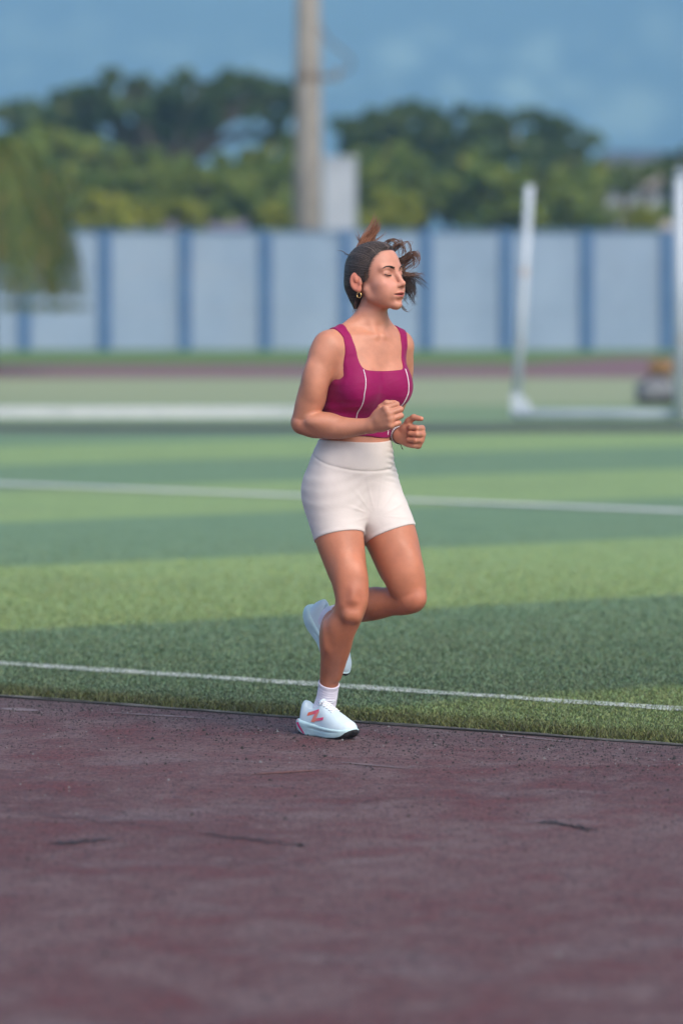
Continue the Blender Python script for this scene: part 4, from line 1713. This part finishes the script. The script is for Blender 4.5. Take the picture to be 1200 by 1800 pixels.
def sd_top(x, y, z, c, R_):
    t = sd_lower(x, y, z, c, R_)
    for G, sh in ((G_AR, SH_R), (G_AL, SH_L)):
        if np.linalg.norm(c - sh) - R_ < .15:
            a = G.d(x, y, z, G.near(c, R_))
            ds = np.sqrt((x - sh[0])**2 + (y - sh[1])**2 + (z - sh[2])**2)
            k = .0015 + .055 * np.clip(1 - ds / .15, 0, 1)
            t = np.where(ds < .09, smin(t, a, k), t)
    l, f, v = frame(x, y, z)
    l, f, v = np.broadcast_arrays(l, f, v)
    al = np.abs(l)
    fold = .0016 * np.sin(v * .33 + 14 * l) * smooth01(v, 690, 725) * smooth01(al, .05, .12)
    t = t - .0042 - fold
    ln = np.interp(v, [555, 572, 600, 630, 645, 660], [.112, .108, .098, .089, .086, .080])
    vn = np.where(f > 0, 651 - 3.0 * (al / .085)**2, 640)
    opening = smax((v - vn) / 543.5, al - ln, .018)
    arm = np.interp(v, [555, 574, 593, 620, 645, 658, 668, 676], [.152, .147, .131, .127, .129, .134, .142, .150])
    arm = np.where(v > 676, .150 + (v - 676) * .02, arm)
    hem = 767 + 2.5 * np.sin(l * 30)
    return smax(smax(t, -opening, .004), np.maximum(al - arm, (v - hem) / 543.5), .004)


tv, tq = polygonise(sd_top, (-.17, 12.22, .95), (.27, 12.62, 1.36), (.0026, .0026, .0024), None, B=16)
tv = relax(tv, tq, 2)
top = skin_obj('crop_top', tv, tq, M_TOP)

HR_A, HR_N = P(598, 944, 12.37), unit(P(618, 1055, 12.298) - P(588, 880, 12.40))
HL_A, HL_N = P(684, 940, 12.44), unit(P(715, 1027, 12.40) - P(660, 880, 12.465))


def sd_shorts(x, y, z, c, R_):
    t = G_T.d(x, y, z, G_T.near(c, R_))
    a = G_LR.d(x, y, z, G_LR.near(c, R_)); b = G_LL.d(x, y, z, G_LL.near(c, R_))
    body_d = smin(t, smin(a, b, .010), .04)
    l, f, v = frame(x, y, z)
    l, f, v = np.broadcast_arrays(l, f, v)
    hR = (x - HR_A[0]) * HR_N[0] + (y - HR_A[1]) * HR_N[1] + (z - HR_A[2]) * HR_N[2]
    hL = (x - HL_A[0]) * HL_N[0] + (y - HL_A[1]) * HL_N[1] + (z - HL_A[2]) * HL_N[2]
    h = np.where(a < b, hR, hL)
    # fabric: waistband seam, pulled creases at hip and groin, rolled hems
    seam = -.0020 * np.exp(-((v - (806 + 18 * f / .1)) / 2.2)**2)
    u = v - 250 * np.abs(l + .01) - 40 * f
    crease = .0004 * np.sin(u * .30 + 2.1 * np.sin(l * 21) + 9 * l) * smooth01(v, 812, 835) * smooth01(v, 925, 880) * (.35 + .65 * smooth01(np.abs(l - .03), .02, .10))
    crease2 = .0011 * np.sin(v * .62 + 2.2 * np.sin(l * 33)) * smooth01(v, 778, 790) * smooth01(v, 868, 825) * smooth01(l, .03, .09)
    ga = np.arctan2(v - 905, (l - .012) * 543.5)
    gr = np.sqrt((v - 905)**2 + ((l - .012) * 543.5)**2)
    groin = .0013 * np.maximum(0, np.sin(ga * 13 + .6)) ** 3 * np.exp(-((gr - 38) / 24)**2) * (f > -.02) * smooth01(v, 922, 900)
    roll = .0006 * np.exp(-((h + .006) / .005)**2)
    d = body_d - (.0032 + seam + crease + crease2 + groin + roll)
    wl_ = 776 - 4 * (np.abs(l) / .12)**2
    return np.maximum(d, np.maximum((wl_ - v) / 543.5, h))


sv, sq = polygonise(sd_shorts, (-.16, 12.22, .60), (.27, 12.66, .99), (.0026, .0026, .0024), None, B=16)
sv = relax(sv, sq, 2)
shorts = skin_obj('shorts', sv, sq, M_SHORT)


def project(pts, dirs, fn, c, R_, steps=60):
    """march points along dirs until they lie on the surface"""
    p = np.array(pts, float); d = np.array(dirs, float)
    d /= np.linalg.norm(d, axis=1)[:, None]
    for _ in range(steps):
        v = fn(p[:, 0], p[:, 1], p[:, 2], c, R_)
        p += d * (np.clip(v, -.02, .05) * .7)[:, None]
    return p


CT = np.array([.06, 12.42, 1.2])
for s in (-1, 1):
    vv = np.linspace(648, 764, 40)
    ll = np.interp(vv, [641, 665, 690, 715, 737, 768], [.086, .087, .090, .081, .071, .064]) * s
    st = np.array([tp(a, b, .30) for a, b in zip(vv, ll)])
    pts = project(st, np.tile(-BF, (len(st), 1)), sd_top, CT, .5)
    mb = MB().tube(list(pts + BF * .0006 - ROOT), .0015, 7)
    o = mb.build('piping', M_PIPE, top, True)

# ------------------------------------------------------------------ socks
S_R, S_RN = P(578, 1200, 12.465), unit(P(569, 1246, 12.497) - P(584, 1165, 12.425))
S_L, S_LN = P(594, 1080, 12.632), unit(P(580, 1085, 12.668) - P(620, 1075, 12.575))


def sd_sock(G, A, Nn):
    def fn(x, y, z, c, R_):
        h = (x - A[0]) * Nn[0] + (y - A[1]) * Nn[1] + (z - A[2]) * Nn[2]
        d = G.d(x, y, z)
        rib = .0007 * np.sin(h * 2 * math.pi / .0085 + .8 * np.sin(60 * x)) * smooth01(h, .008, .014)
        cuff = .0012 * smooth01(h, .011, .007)
        return np.maximum(d - .0030 - rib - cuff, -h)
    return fn


kv, kq = polygonise(sd_sock(G_LR, S_R, S_RN), (-.13, 12.38, .055), (.03, 12.58, .22), (.0022,) * 3, None, B=16)
skin_obj('sock', relax(kv, kq, 1), kq, M_SOCK)
kv, kq = polygonise(sd_sock(G_LL, S_L, S_LN), (-.14, 12.56, .29), (.03, 12.76, .47), (.0022,) * 3, None, B=16)
skin_obj('sock', relax(kv, kq, 1), kq, M_SOCK)

# ------------------------------------------------------------------ shoes
M_UPPER = cloth('shoe_knit', (.52, .66, .72), (.60, .72, .77), .7, .1, (14, 14, 14), .10, 1.0, 600)
M_MID = mottled('shoe_foam', (.46, .67, .70), (.55, .74, .75), 30, .5, .2, 200)
M_OUT = mottled('shoe_rubber', (.018, .020, .022), (.035, .037, .040), 40, .6)
M_LACE = mottled('shoe_lace', (.68, .70, .74), (.76, .78, .80), 60, .8)
M_LOGO = attr_mat('shoe_print', .45, .4)


def prof(xs, ys):
    xs = np.array(xs, float); ys = np.array(ys, float)
    t = np.linspace(xs[0], xs[-1], 160)
    v = catmull(xs, ys, t)
    return lambda x: np.interp(x, t, v)


SW = prof([0, .012, .04, .09, .13, .18, .215, .245, .262, .272], [.016, .027, .036, .0355, .036, .0445, .0440, .0360, .0240, .008])
SC = prof([0, .05, .13, .18, .23, .272], [0, 0, -.001, .002, .006, .010])      # centre line bends inwards (towards +y = inner side)
ZB = prof([0, .02, .055, .12, .19, .23, .255, .272], [.022, .010, 0, 0, 0, .005, .014, .024])
ZT = prof([0, .02, .05, .09, .14, .20, .25, .272], [.046, .050, .046, .043, .038, .034, .034, .036])
UW = prof([.012, .03, .06, .09, .13, .18, .215, .245, .260, .268], [.012, .0270, .0315, .0320, .0330, .0405, .0400, .0320, .0210, .010])
UH = prof([.012, .022, .035, .06, .085, .11, .128, .145, .17, .20, .23, .255, .268], [.078, .104, .108, .098, .094, .102, .110, .105, .092, .078, .064, .054, .042])


def sd_mid(x, y, z, c=None, R_=None):
    yc = y - SC(x)
    a = np.abs(yc) - (SW(x) + .003 * np.sin((z - .02) * 90) - .010)
    zb, zt = ZB(x), ZT(x)
    b = np.abs(z - (zb + zt) / 2) - ((zt - zb) / 2 - .008)
    out = np.sqrt(np.maximum(a, 0)**2 + np.maximum(b, 0)**2) + np.minimum(np.maximum(a, b), 0) - .008
    groove = .0025 * np.exp(-((z - (zb * .5 + zt * .5 + .004)) / .0035)**2) * smooth01(x, .07, .11) * smooth01(x, .25, .2)
    return np.maximum(out + groove, np.maximum(-x, x - .272))


def sd_outsole(x, y, z, c=None, R_=None):
    d = sd_mid(x, y, z) - .0022
    front = .165 - x
    hgt = ZB(x) + .0035 + .007 * smooth01(x, .235, .268)
    return np.maximum(d, np.maximum(np.maximum(front, z - hgt), -(sd_mid(x, y, z + .007) + .004)) if False else np.maximum(front, z - hgt))


def sd_upper(x, y, z, c=None, R_=None):
    yc = (y - SC(x)) / UW(x)
    z0 = .028
    zz = (z - z0) / np.maximum(UH(x) - z0, .004)
    n = 2.25
    k = (np.abs(yc)**n + np.abs(np.maximum(zz, 0))**n) ** (1 / n) + 1e-5
    rr = np.sqrt((yc * UW(x))**2 + np.maximum(z - z0, 0)**2)
    d = np.where(k < .3, -.02, rr * (1 - 1 / np.maximum(k, .3)))
    d = np.maximum(d, z0 - z)
    d = smax(d, np.maximum(.012 - x, x - .268), .006)
    e = ((x - .081) / .043)**2 + (y / .0225)**2 + ((z - .120) / .048)**2          # foot opening
    d = smax(d, -(np.sqrt(e) - 1) * .024, .004)
    return d


def shoe_mesh(fn, h=.0018):
    v, q = polygonise(fn, (-.008, -.062, -.006), (.284, .062, .140), (h, h, h), None, B=16, reach=2.6)
    return relax(v, q, 2), q


SH_PARTS = {'upper': shoe_mesh(sd_upper), 'midsole': shoe_mesh(sd_mid), 'outsole': shoe_mesh(sd_outsole)}


def place_shoe(O, a, up, side):
    """side=+1: inner side (+y local) is her left (right shoe); -1 mirrored (left shoe)."""
    a = unit(a); up = unit(up - a * (up @ a))
    lft = np.cross(up, a)
    M = np.stack([a, lft * side, up], 1)
    tr = lambda p: np.asarray(p) @ M.T + O
    fl = (lambda q: q) if side > 0 else (lambda q: q[:, ::-1])
    up_o = skin_obj('shoe', tr(SH_PARTS['upper'][0]), fl(SH_PARTS['upper'][1]), M_UPPER)
    skin_obj('midsole', tr(SH_PARTS['midsole'][0]), fl(SH_PARTS['midsole'][1]), M_MID, None, up_o)
    skin_obj('outsole', tr(SH_PARTS['outsole'][0]), fl(SH_PARTS['outsole'][1]), M_OUT, None, up_o)

    def surf_z(x, y):
        z = np.full(len(x), .15)
        for _ in range(70):
            z -= np.clip(sd_upper(x, y, z), -.01, .02) * .6
        return z
    for k in range(5):                                     # laces over the tongue
        xc = .128 + .0125 * k
        w = .019 - .0006 * k
        for sg in (-1, 1):
            t = np.linspace(-1, 1, 12)
            yy = t * w
            xx = xc + sg * t * .005
            pts = np.stack([xx, yy, surf_z(xx, yy + 0) + .0018], 1)
            MB().tube(list(tr(pts) - ROOT), .0021, 6).build('lace', M_LACE, up_o, True)
    for sg in (-1, 1):                                     # bow loops and ends
        t = np.linspace(0, 1, 16)
        loop = np.stack([.128 + .018 * np.sin(t * math.pi) + .004 * t, sg * (.004 + .024 * np.sin(t * math.pi * .9)),
                         .114 + .010 * np.sin(t * 2.4) - .016 * t], 1)
        MB().tube(list(tr(loop) - ROOT), .0019, 6).build('lace', M_LACE, up_o, True)
    # tongue standing in the opening
    t = np.linspace(-1, 1, 9)
    vs, fs = [], []
    for i, s_ in enumerate(np.linspace(0, 1, 6)):
        for yv in t:
            vs.append((.136 - .014 * s_ - .006 * yv * yv, yv * .018 * (1 - .25 * s_ * yv * yv), .097 + .024 * s_ - .010 * yv * yv))
    for i in range(5):
        for j in range(8):
            fs.append((i * 9 + j, i * 9 + j + 1, i * 9 + j + 10, i * 9 + j + 9))
    nv = len(vs)
    vs = np.array(vs); back = vs - np.array([.004, 0, .001])
    allv = np.concatenate([vs, back])
    fs2 = fs + [tuple(nv + i for i in f[::-1]) for f in fs]
    rim = [0 * 9 + j for j in range(9)] + [i * 9 + 8 for i in range(1, 6)] + [5 * 9 + j for j in range(7, -1, -1)] + [i * 9 for i in range(4, 0, -1)]
    for i in range(len(rim)):
        p, q = rim[i], rim[(i + 1) % len(rim)]
        fs2.append((p, nv + p, nv + q, q))
    skin_obj('tongue', tr(allv), np.array(fs2, np.int32), M_UPPER, None, up_o)
    return up_o, M, O


def print_patch(name, parent, M, O, side, quad, col_fn, nu=14, nv=5, eps=.0011):
    """A flat print laid on the outer side of a shoe: quad = 4 local (x, z) corners."""
    u = np.linspace(0, 1, nu); w = np.linspace(0, 1, nv)
    U, W = np.meshgrid(u, w, indexing='ij')
    q = np.array(quad, float)
    xz = ((1 - U) * (1 - W))[..., None] * q[0] + (U * (1 - W))[..., None] * q[1] + (U * W)[..., None] * q[2] + ((1 - U) * W)[..., None] * q[3]
    xx = xz[..., 0].ravel(); zz = xz[..., 1].ravel()
    yy = np.full(len(xx), -.07)
    for _ in range(80):
        d = np.minimum(sd_upper(xx, yy, zz), sd_mid(xx, yy, zz))
        yy += np.clip(d, -.01, .02) * .6
    yy -= eps
    p = np.stack([xx, yy, zz], 1) @ M.T + O
    f = []
    for i in range(nu - 1):
        for j in range(nv - 1):
            k = i * nv + j
            f.append((k, k + nv, k + nv + 1, k + 1))
    cols = np.array([col_fn(a, b) for a, b in zip(U.ravel(), W.ravel())])
    return skin_obj(name, p, np.array(f, np.int32), M_LOGO, cols, parent)


SHOE_A = np.array([.62, -.785, 0.0])
SHOE_O = np.array([-.133, 12.532, 0.0])
shoe_r, Mr, Or = place_shoe(SHOE_O, SHOE_A, UZ, 1)
shoe_l, Ml, Ol = place_shoe(LEFT_O, LEFT_A, LEFT_UP, -1)
ORG, PNK, SAL = np.array([.78, .16, .05]), np.array([.84, .045, .20]), np.array([.85, .30, .18])
for so, M_, O_, in ((shoe_r, Mr, Or), (shoe_l, Ml, Ol)):
    print_patch('logo_letter', so, M_, O_, 1, [(.074, .074), (.131, .090), (.134, .078), (.072, .063)], lambda a, b: ORG * (1 - a) + PNK * a)
    print_patch('logo_letter', so, M_, O_, 1, [(.118, .0845), (.135, .0835), (.117, .046), (.097, .046)], lambda a, b: PNK * (1 - a) * (1 - b) + SAL * (1 - (1 - a) * (1 - b)), eps=.0014)
    print_patch('logo_letter', so, M_, O_, 1, [(.104, .057), (.164, .067), (.163, .058), (.097, .0455)], lambda a, b: SAL * (1 - a) + PNK * a, eps=.0017)
    print_patch('heel_stripe', so, M_, O_, 1, [(.006, .047), (.030, .047), (.064, .004), (.055, .004)], lambda a, b: PNK)

# ------------------------------------------------------------------ hair
HAIR_ROOT = hp(-.083, .022, .058)
HC = hp(-.008, 0, .04)


def hairline(z):
    return np.interp(z, [-.085, -.05, -.02, -.010, .000, .016, .040, .068, .088, .098, .108],
                     [-.060, -.048, -.038, -.034, .016, .026, .036, .049, .064, .085, .20])


G_SC = Group(head[:2] + [Cone(hp(-.050, 0, -.01), hp(-.045, 0, -.062), .050, .040, .03)])


def strand_phase(x, y, z):
    """angle round the axis from the pony-tail knot to the forehead: combed-back strands"""
    lx, ly, lz = hloc(x, y, z)
    ax = unit([1.0, -.10, .10])
    b1 = unit(np.cross(ax, [0, 0, 1.0])); b2 = np.cross(ax, b1)
    px_, py_, pz_ = lx + .083, ly - .022, lz - .058 + .03
    u = px_ * b1[0] + py_ * b1[1] + pz_ * b1[2]
    w = px_ * b2[0] + py_ * b2[1] + pz_ * b2[2]
    return np.arctan2(u, w)


def sd_hair(x, y, z, c, R_):
    lx, ly, lz = hloc(x, y, z)
    d = G_SC.d(x, y, z)
    hx = hairline(lz)
    e = hx - lx
    th = .0010 + .0056 * smooth01(e, 0, .045)
    ph = strand_phase(x, y, z)
    th = th + (.00025 * np.sin(ph * 46) + .0002 * np.sin(ph * 91 + 1.3)) * smooth01(e, 0, .02)
    return np.maximum(np.maximum(d - th, -e * .8), -(lz + .078))


hv, hq = polygonise(sd_hair, tuple(HO - np.array([.13, .13, .10])), tuple(HO + np.array([.13, .13, .15])), (.0016,) * 3, None, B=16)
ph = strand_phase(hv[:, 0], hv[:, 1], hv[:, 2])
streak = .5 + .22 * np.sin(ph * 57 + 2 * np.sin(ph * 11)) + .18 * np.sin(ph * 133) + .1 * np.sin(ph * 260 + 1)
hc = np.array([.010, .0080, .0075]) * (1 - streak[:, None]) + np.array([.050, .036, .031]) * streak[:, None]
hair = skin_obj('hair', hv, hq, M_HAIR, hc)


def strands(name, guides, parent, seed, mat=None):
    """guides: (picture polyline [(px,py,Y)], count, root spread, tip spread, radius, colour a, colour b)"""
    rnd = np.random.default_rng(seed)
    V, Fq, Cc = [], [], []
    for poly, n, s0, s1, rad, ca, cb in guides:
        g = np.array([P(*q) for q in poly])
        L = np.concatenate([[0], np.cumsum(np.linalg.norm(np.diff(g, axis=0), axis=1))])
        m = 18
        ncl = max(2, n // 8)
        clo = rnd.normal(size=(ncl, 2, 3)); clen = rnd.uniform(.55, 1.04, ncl)
        for _ in range(n):
            ci = rnd.integers(0, ncl)
            e = L[-1] * clen[ci] * rnd.uniform(.85, 1.03)
            t = np.linspace(0, e, m)
            base = np.stack([catmull(L, g[:, i], np.minimum(t, L[-1])) for i in range(3)], 1)
            u = t / L[-1]
            off = clo[ci, 0] + rnd.normal(size=3) * .30; off2 = clo[ci, 1] + rnd.normal(size=3) * .22
            amp = rnd.uniform(.001, .008); fr = rnd.uniform(1.0, 3.2); p0 = rnd.uniform(0, 6)
            w = (s0 * (1 - u) + s1 * u)[:, None]
            pts = base + w * (off[None] * (1 - u)[:, None] + off2[None] * u[:, None]) + (amp * u * np.sin(u * fr * 6.28 + p0))[:, None] * rnd.normal(size=3)
            rr = rad * rnd.uniform(.6, 1.2) * np.clip(1.15 - u ** 2.2, .12, 1)
            tg = np.gradient(pts, axis=0); tg /= np.linalg.norm(tg, axis=1)[:, None] + 1e-9
            a1 = np.cross(tg, np.array([.3, .9, .2])); a1 /= np.linalg.norm(a1, axis=1)[:, None] + 1e-9
            a2 = np.cross(tg, a1)
            b = len(V) and sum(len(q) for q in V) or 0
            ring = np.stack([pts + rr[:, None] * (a1 * math.cos(k * 2.094) + a2 * math.sin(k * 2.094)) for k in range(3)], 1).reshape(-1, 3)
            V.append(ring)
            i = np.arange(m - 1)
            for k in range(3):
                k2 = (k + 1) % 3
                Fq.append(b + np.stack([i * 3 + k, i * 3 + k2, (i + 1) * 3 + k2, (i + 1) * 3 + k], 1))
            mix = rnd.uniform(0, 1)
            Cc.append(np.tile(np.array(ca) * (1 - mix) + np.array(cb) * mix, (len(ring), 1)))
    return skin_obj(name, np.concatenate(V), np.concatenate(Fq).astype(np.int32), mat or M_TAIL, np.concatenate(Cc), parent, False)


def combed(n, seed):
    """Fine single strands lying on the combed-back hair, from the hairline to the knot."""
    rnd = np.random.default_rng(seed)
    root = np.array([-.083, .022, .058])
    V, Fq, Cc = [], [], []
    base = 0
    m = 16
    for _ in range(n):
        z = rnd.uniform(-.03, .100)
        sgn = -1 if rnd.random() < .75 else 1
        x = hairline(z) - abs(rnd.normal(0, .012)) + rnd.uniform(0, .006)
        yy = sgn * math.sqrt(max(1e-4, 1 - ((x + .010) / .092)**2 - ((z - .040) / .084)**2)) * .073 if ((x + .010) / .092)**2 + ((z - .040) / .084)**2 < 1 else sgn * .01
        a = np.array([x, yy, z])
        t = np.linspace(0, 1, m)[:, None]
        ctr = np.array([-.010, 0, .040])
        pa, pb = a - ctr, root - ctr
        p = pa * (1 - t) + pb * t
        lift = np.sin(t * math.pi) * .35
        p = p / np.linalg.norm(p, axis=1)[:, None]
        V.append(HO + (ctr + p * .14) @ np.array([HF, HL, HU]))
    st = np.concatenate(V)
    cw = HO + np.array([-.010, 0, .040]) @ np.array([HF, HL, HU])
    pr = project(st, cw - st, sd_hair, HO, .2, 45)
    outw = st - cw
    outw /= np.linalg.norm(outw, axis=1)[:, None]
    V, Fq, Cc = [], [], []
    for k in range(n):
        pts = pr[k * m:(k + 1) * m] + outw[k * m:(k + 1) * m] * rnd.uniform(-.0002, .0011)
        tg = np.gradient(pts, axis=0); tg /= np.linalg.norm(tg, axis=1)[:, None] + 1e-9
        a1 = outw[k * m:(k + 1) * m]; a2 = np.cross(tg, a1)
        rr = rnd.uniform(.00035, .0008) * np.clip(np.linspace(.3, 3, m), 0, 1)[:, None]
        ring = np.stack([pts + rr * (a1 * math.cos(q * 2.094) + a2 * math.sin(q * 2.094)) for q in range(3)], 1).reshape(-1, 3)
        i = np.arange(m - 1)
        for q in range(3):
            q2 = (q + 1) % 3
            Fq.append(k * m * 3 + np.stack([i * 3 + q, i * 3 + q2, (i + 1) * 3 + q2, (i + 1) * 3 + q], 1))
        V.append(ring)
        g = rnd.random() ** 2
        Cc.append(np.tile(np.array([.012, .009, .008]) * (1 - g) + np.array([.26, .20, .17]) * g, (m * 3, 1)))  # some strands paler: the sheen of the hair put into their colour
    o = skin_obj('combed_strand', np.concatenate(V), np.concatenate(Fq).astype(np.int32), M_TAIL, np.concatenate(Cc), hair, True)
    o['kind'] = 'stuff'


combed(1700, 21)


def hx_(q, Y):       # points measured on the enlarged head detail (5x, origin 560, 360)
    return [(560 + a / 5, 360 + b / 5, Y + (c if len(r) > 2 else 0)) for r in q for a, b, c in [(*r, 0)[:3]]]


AU1, AU2 = (.20, .080, .042), (.44, .20, .11)  # auburn of the upper tuft, brightened in colour as if lit from behind
BR1, BR2 = (.035, .023, .018), (.13, .078, .055)
BM1, BM2 = (.055, .032, .024), (.20, .100, .062)
tail = [
    # tuft thrown up over the crown
    (hx_([(320, 480), (370, 380), (430, 270), (490, 170), (518, 88)], 12.50), 130, .012, .0085, .0009, AU1, AU2),
    (hx_([(340, 470), (410, 360), (470, 270), (505, 200), (525, 140)], 12.51), 110, .013, .0110, .0009, AU1, AU2),
    (hx_([(330, 470), (375, 345), (345, 295), (318, 250)], 12.49), 30, .006, .006, .0008, AU1, BM2),
    (hx_([(380, 470), (460, 340), (510, 300), (532, 262)], 12.51), 50, .010, .010, .0008, BM1, AU2),
    # the rest whipped round behind the face
    (hx_([(380, 520), (520, 470), (640, 400), (700, 350), (735, 335), (762, 400), (750, 480), (735, 520)], 12.54), 70, .010, .008, .0011, BM1, BM2),
    (hx_([(400, 520), (560, 430), (610, 335), (650, 312), (700, 335), (725, 400), (735, 470)], 12.55), 34, .008, .006, .0010, BM1, BM2),
    (hx_([(400, 540), (600, 520), (740, 490), (800, 440), (845, 430), (868, 470), (840, 530), (765, 565)], 12.56), 150, .012, .010, .0012, BR1, BM2),
    (hx_([(400, 560), (600, 560), (740, 560), (800, 520), (850, 460), (845, 410)], 12.56), 55, .011, .008, .0011, BR1, BM2),
    (hx_([(400, 560), (600, 590), (750, 610), (830, 618), (890, 615), (912, 640)], 12.55), 120, .011, .006, .0011, BR1, BM2),
    (hx_([(400, 570), (600, 610), (740, 650), (820, 650), (880, 690), (925, 742)], 12.56), 80, .011, .007, .0010, BR1, BM1),
    (hx_([(400, 580), (600, 640), (740, 680), (800, 720), (815, 790), (790, 830)], 12.57), 240, .013, .012, .0013, BR1, BM1),
    (hx_([(400, 580), (600, 650), (720, 740), (780, 800), (810, 850), (852, 888)], 12.57), 110, .012, .008, .0011, BR1, BM1),
    (hx_([(600, 700), (700, 850), (740, 915), (785, 938), (825, 910), (835, 895)], 12.56), 14, .004, .0012, .0009, BR1, BR2),
]
tag(strands('ponytail', tail, hair, 4), kind='stuff')
fly = [
    (hx_([(300, 470), (255, 435), (205, 410), (145, 402)], 12.42), 5, .002, .0012, .0007, BR1, BR2),
    (hx_([(330, 780), (322, 850), (316, 910), (310, 968)], 12.40), 9, .0025, .0012, .0008, BR1, BM2),
    (hx_([(300, 720), (285, 790), (268, 840)], 12.40), 4, .002, .0015, .0006, BR1, BM2),
    (hx_([(340, 760), (345, 800), (352, 835)], 12.375), 14, .004, .003, .0008, BR1, BR2),
    (hx_([(395, 600), (405, 640), (420, 690)], 12.335), 22, .0025, .0018, .0006, BR1, BR2),
]
for _i, _g in enumerate(fly):
    tag(strands('loose_strand', [_g], hair, 9 + _i), kind='stuff')
# hair tie
ring = [HAIR_ROOT + (HL * math.cos(a) * .35 + HU * math.sin(a) + HF * .0) * .018 for a in np.linspace(0, 2 * math.pi, 20)]
MB().tube([p - ROOT for p in ring], .0045, 8, False).build('hair_tie', M_OUT, hair, True)

# ------------------------------------------------------------------ eyebrows, lashes
CHD = HO + HF * .08
M_BROW = mottled('brow_hair', (.012, .009, .008), (.028, .020, .016), 200, .6)
rb = random.Random(3)
for s in (-1, 1):
    brow_v = MB()
    st, tg = [], []
    for i in range(110):
        t = rb.random()
        y = .0125 + .035 * t
        zb_ = np.interp(y, [.0125, .028, .040, .0525], [.0295, .0365, .0375, .0305])
        z = zb_ + rb.uniform(-1, 1) * .0036 * (1.05 - .75 * t)
        st.append(hp(.16, s * y, z))
        ln_ = rb.uniform(.005, .009)
        tg.append(hp(.16, s * (y + ln_), z + ln_ * (.55 - 1.0 * t)))
    st, tg = np.array(st), np.array(tg)
    a = project(st, np.tile(-HF, (len(st), 1)), sd_body, CHD, .12)
    b = project(tg, np.tile(-HF, (len(tg), 1)), sd_body, CHD, .12)
    for p, q in zip(a, b):
        brow_v.tube([p + HF * .0003 - ROOT, (p + q) / 2 + HF * .0010 - ROOT, q + HF * .0004 - ROOT], [.0005, .00045, .00015], 3)
    tag(brow_v.build('eyebrow', M_BROW, person), kind='stuff')
for s in (-1, 1):
    lash = MB()
    ys = np.linspace(.0170, .0460, 22)
    zs = .0085 + 16 * (ys - .031)**2 + .05 * (ys - .031)
    pts = project([hp(.16, s * y, z) for y, z in zip(ys, zs)], np.tile(-HF, (22, 1)), sd_body, CHD, .12)
    lash.tube(list(pts + HF * .0002 - ROOT), [.0004] + [.0010] * 20 + [.0005], 5)
    for i in range(2, 22):
        o = pts[i]
        lash.tube([o - ROOT, o + HF * .004 - HU * .003 + HL * s * .0015 - ROOT, o + HF * .0065 - HU * .0035 + HL * s * .003 - ROOT], [.0005, .0004, .00015], 3)
    tag(lash.build('eyelash', M_BROW, person), kind='stuff')

# ------------------------------------------------------------------ jewellery
M_GOLD = mottled('gold', (.75, .48, .18), (.85, .58, .24), 50, .25, metallic=1.0)
M_SILV = mottled('silver', (.62, .62, .64), (.78, .78, .80), 50, .25, metallic=1.0)
M_BEAD = mottled('pale_bead', (.62, .58, .60), (.74, .70, .72), 80, .35)
M_CORD = mottled('dark_cord', (.05, .035, .035), (.10, .07, .06), 80, .7)
ec = hp(-.010, -.0765, -.0425)
MB().tube([ec + HU * math.sin(a) * .0085 + HF * math.cos(a) * .0085 - ROOT for a in np.linspace(0, 2 * math.pi, 22)], .0016, 7, False).build('hoop_earring', M_GOLD, person, True)
wa = unit(P(703, 765, 12.42) - P(690, 758, 12.515))
w1 = unit(np.cross(wa, UZ)); w2 = np.cross(wa, w1)
for dist, rr, mat, kind in ((-.004, .0275, M_BEAD, 'bead'), (.005, .0270, M_CORD, 'cord'), (-.013, .0285, M_SILV, 'chain')):
    c0 = W_L + wa * dist - UZ * .001
    if kind == 'bead':
        mb = MB()
        nb_ = 26
        for i in range(nb_):
            a = 2 * math.pi * i / nb_
            p = c0 + (w1 * math.cos(a) + w2 * math.sin(a)) * rr
            t = -w1 * math.sin(a) + w2 * math.cos(a)
            mb.tube([p + t * d_ - ROOT for d_ in (-.0032, -.0022, 0, .0022, .0032)], [.0008, .0025, .0033, .0025, .0008], 8)
        mb.build('bracelet', mat, person, True)
    else:
        MB().tube([c0 + (w1 * math.cos(a) + w2 * math.sin(a)) * rr - ROOT for a in np.linspace(0, 2 * math.pi, 30)],
                  .0016 if kind == 'cord' else .0012, 6, False).build('bracelet', mat, person, True)
MB().tube([W_L + wa * .004 - UZ * .027 - ROOT, W_L + wa * .006 - UZ * .036 + BF * .004 - ROOT, W_L + wa * .008 - UZ * .044 + BF * .010 - ROOT], [.0013, .0012, .0016], 6).build('bracelet_tassel', M_CORD, person, True)
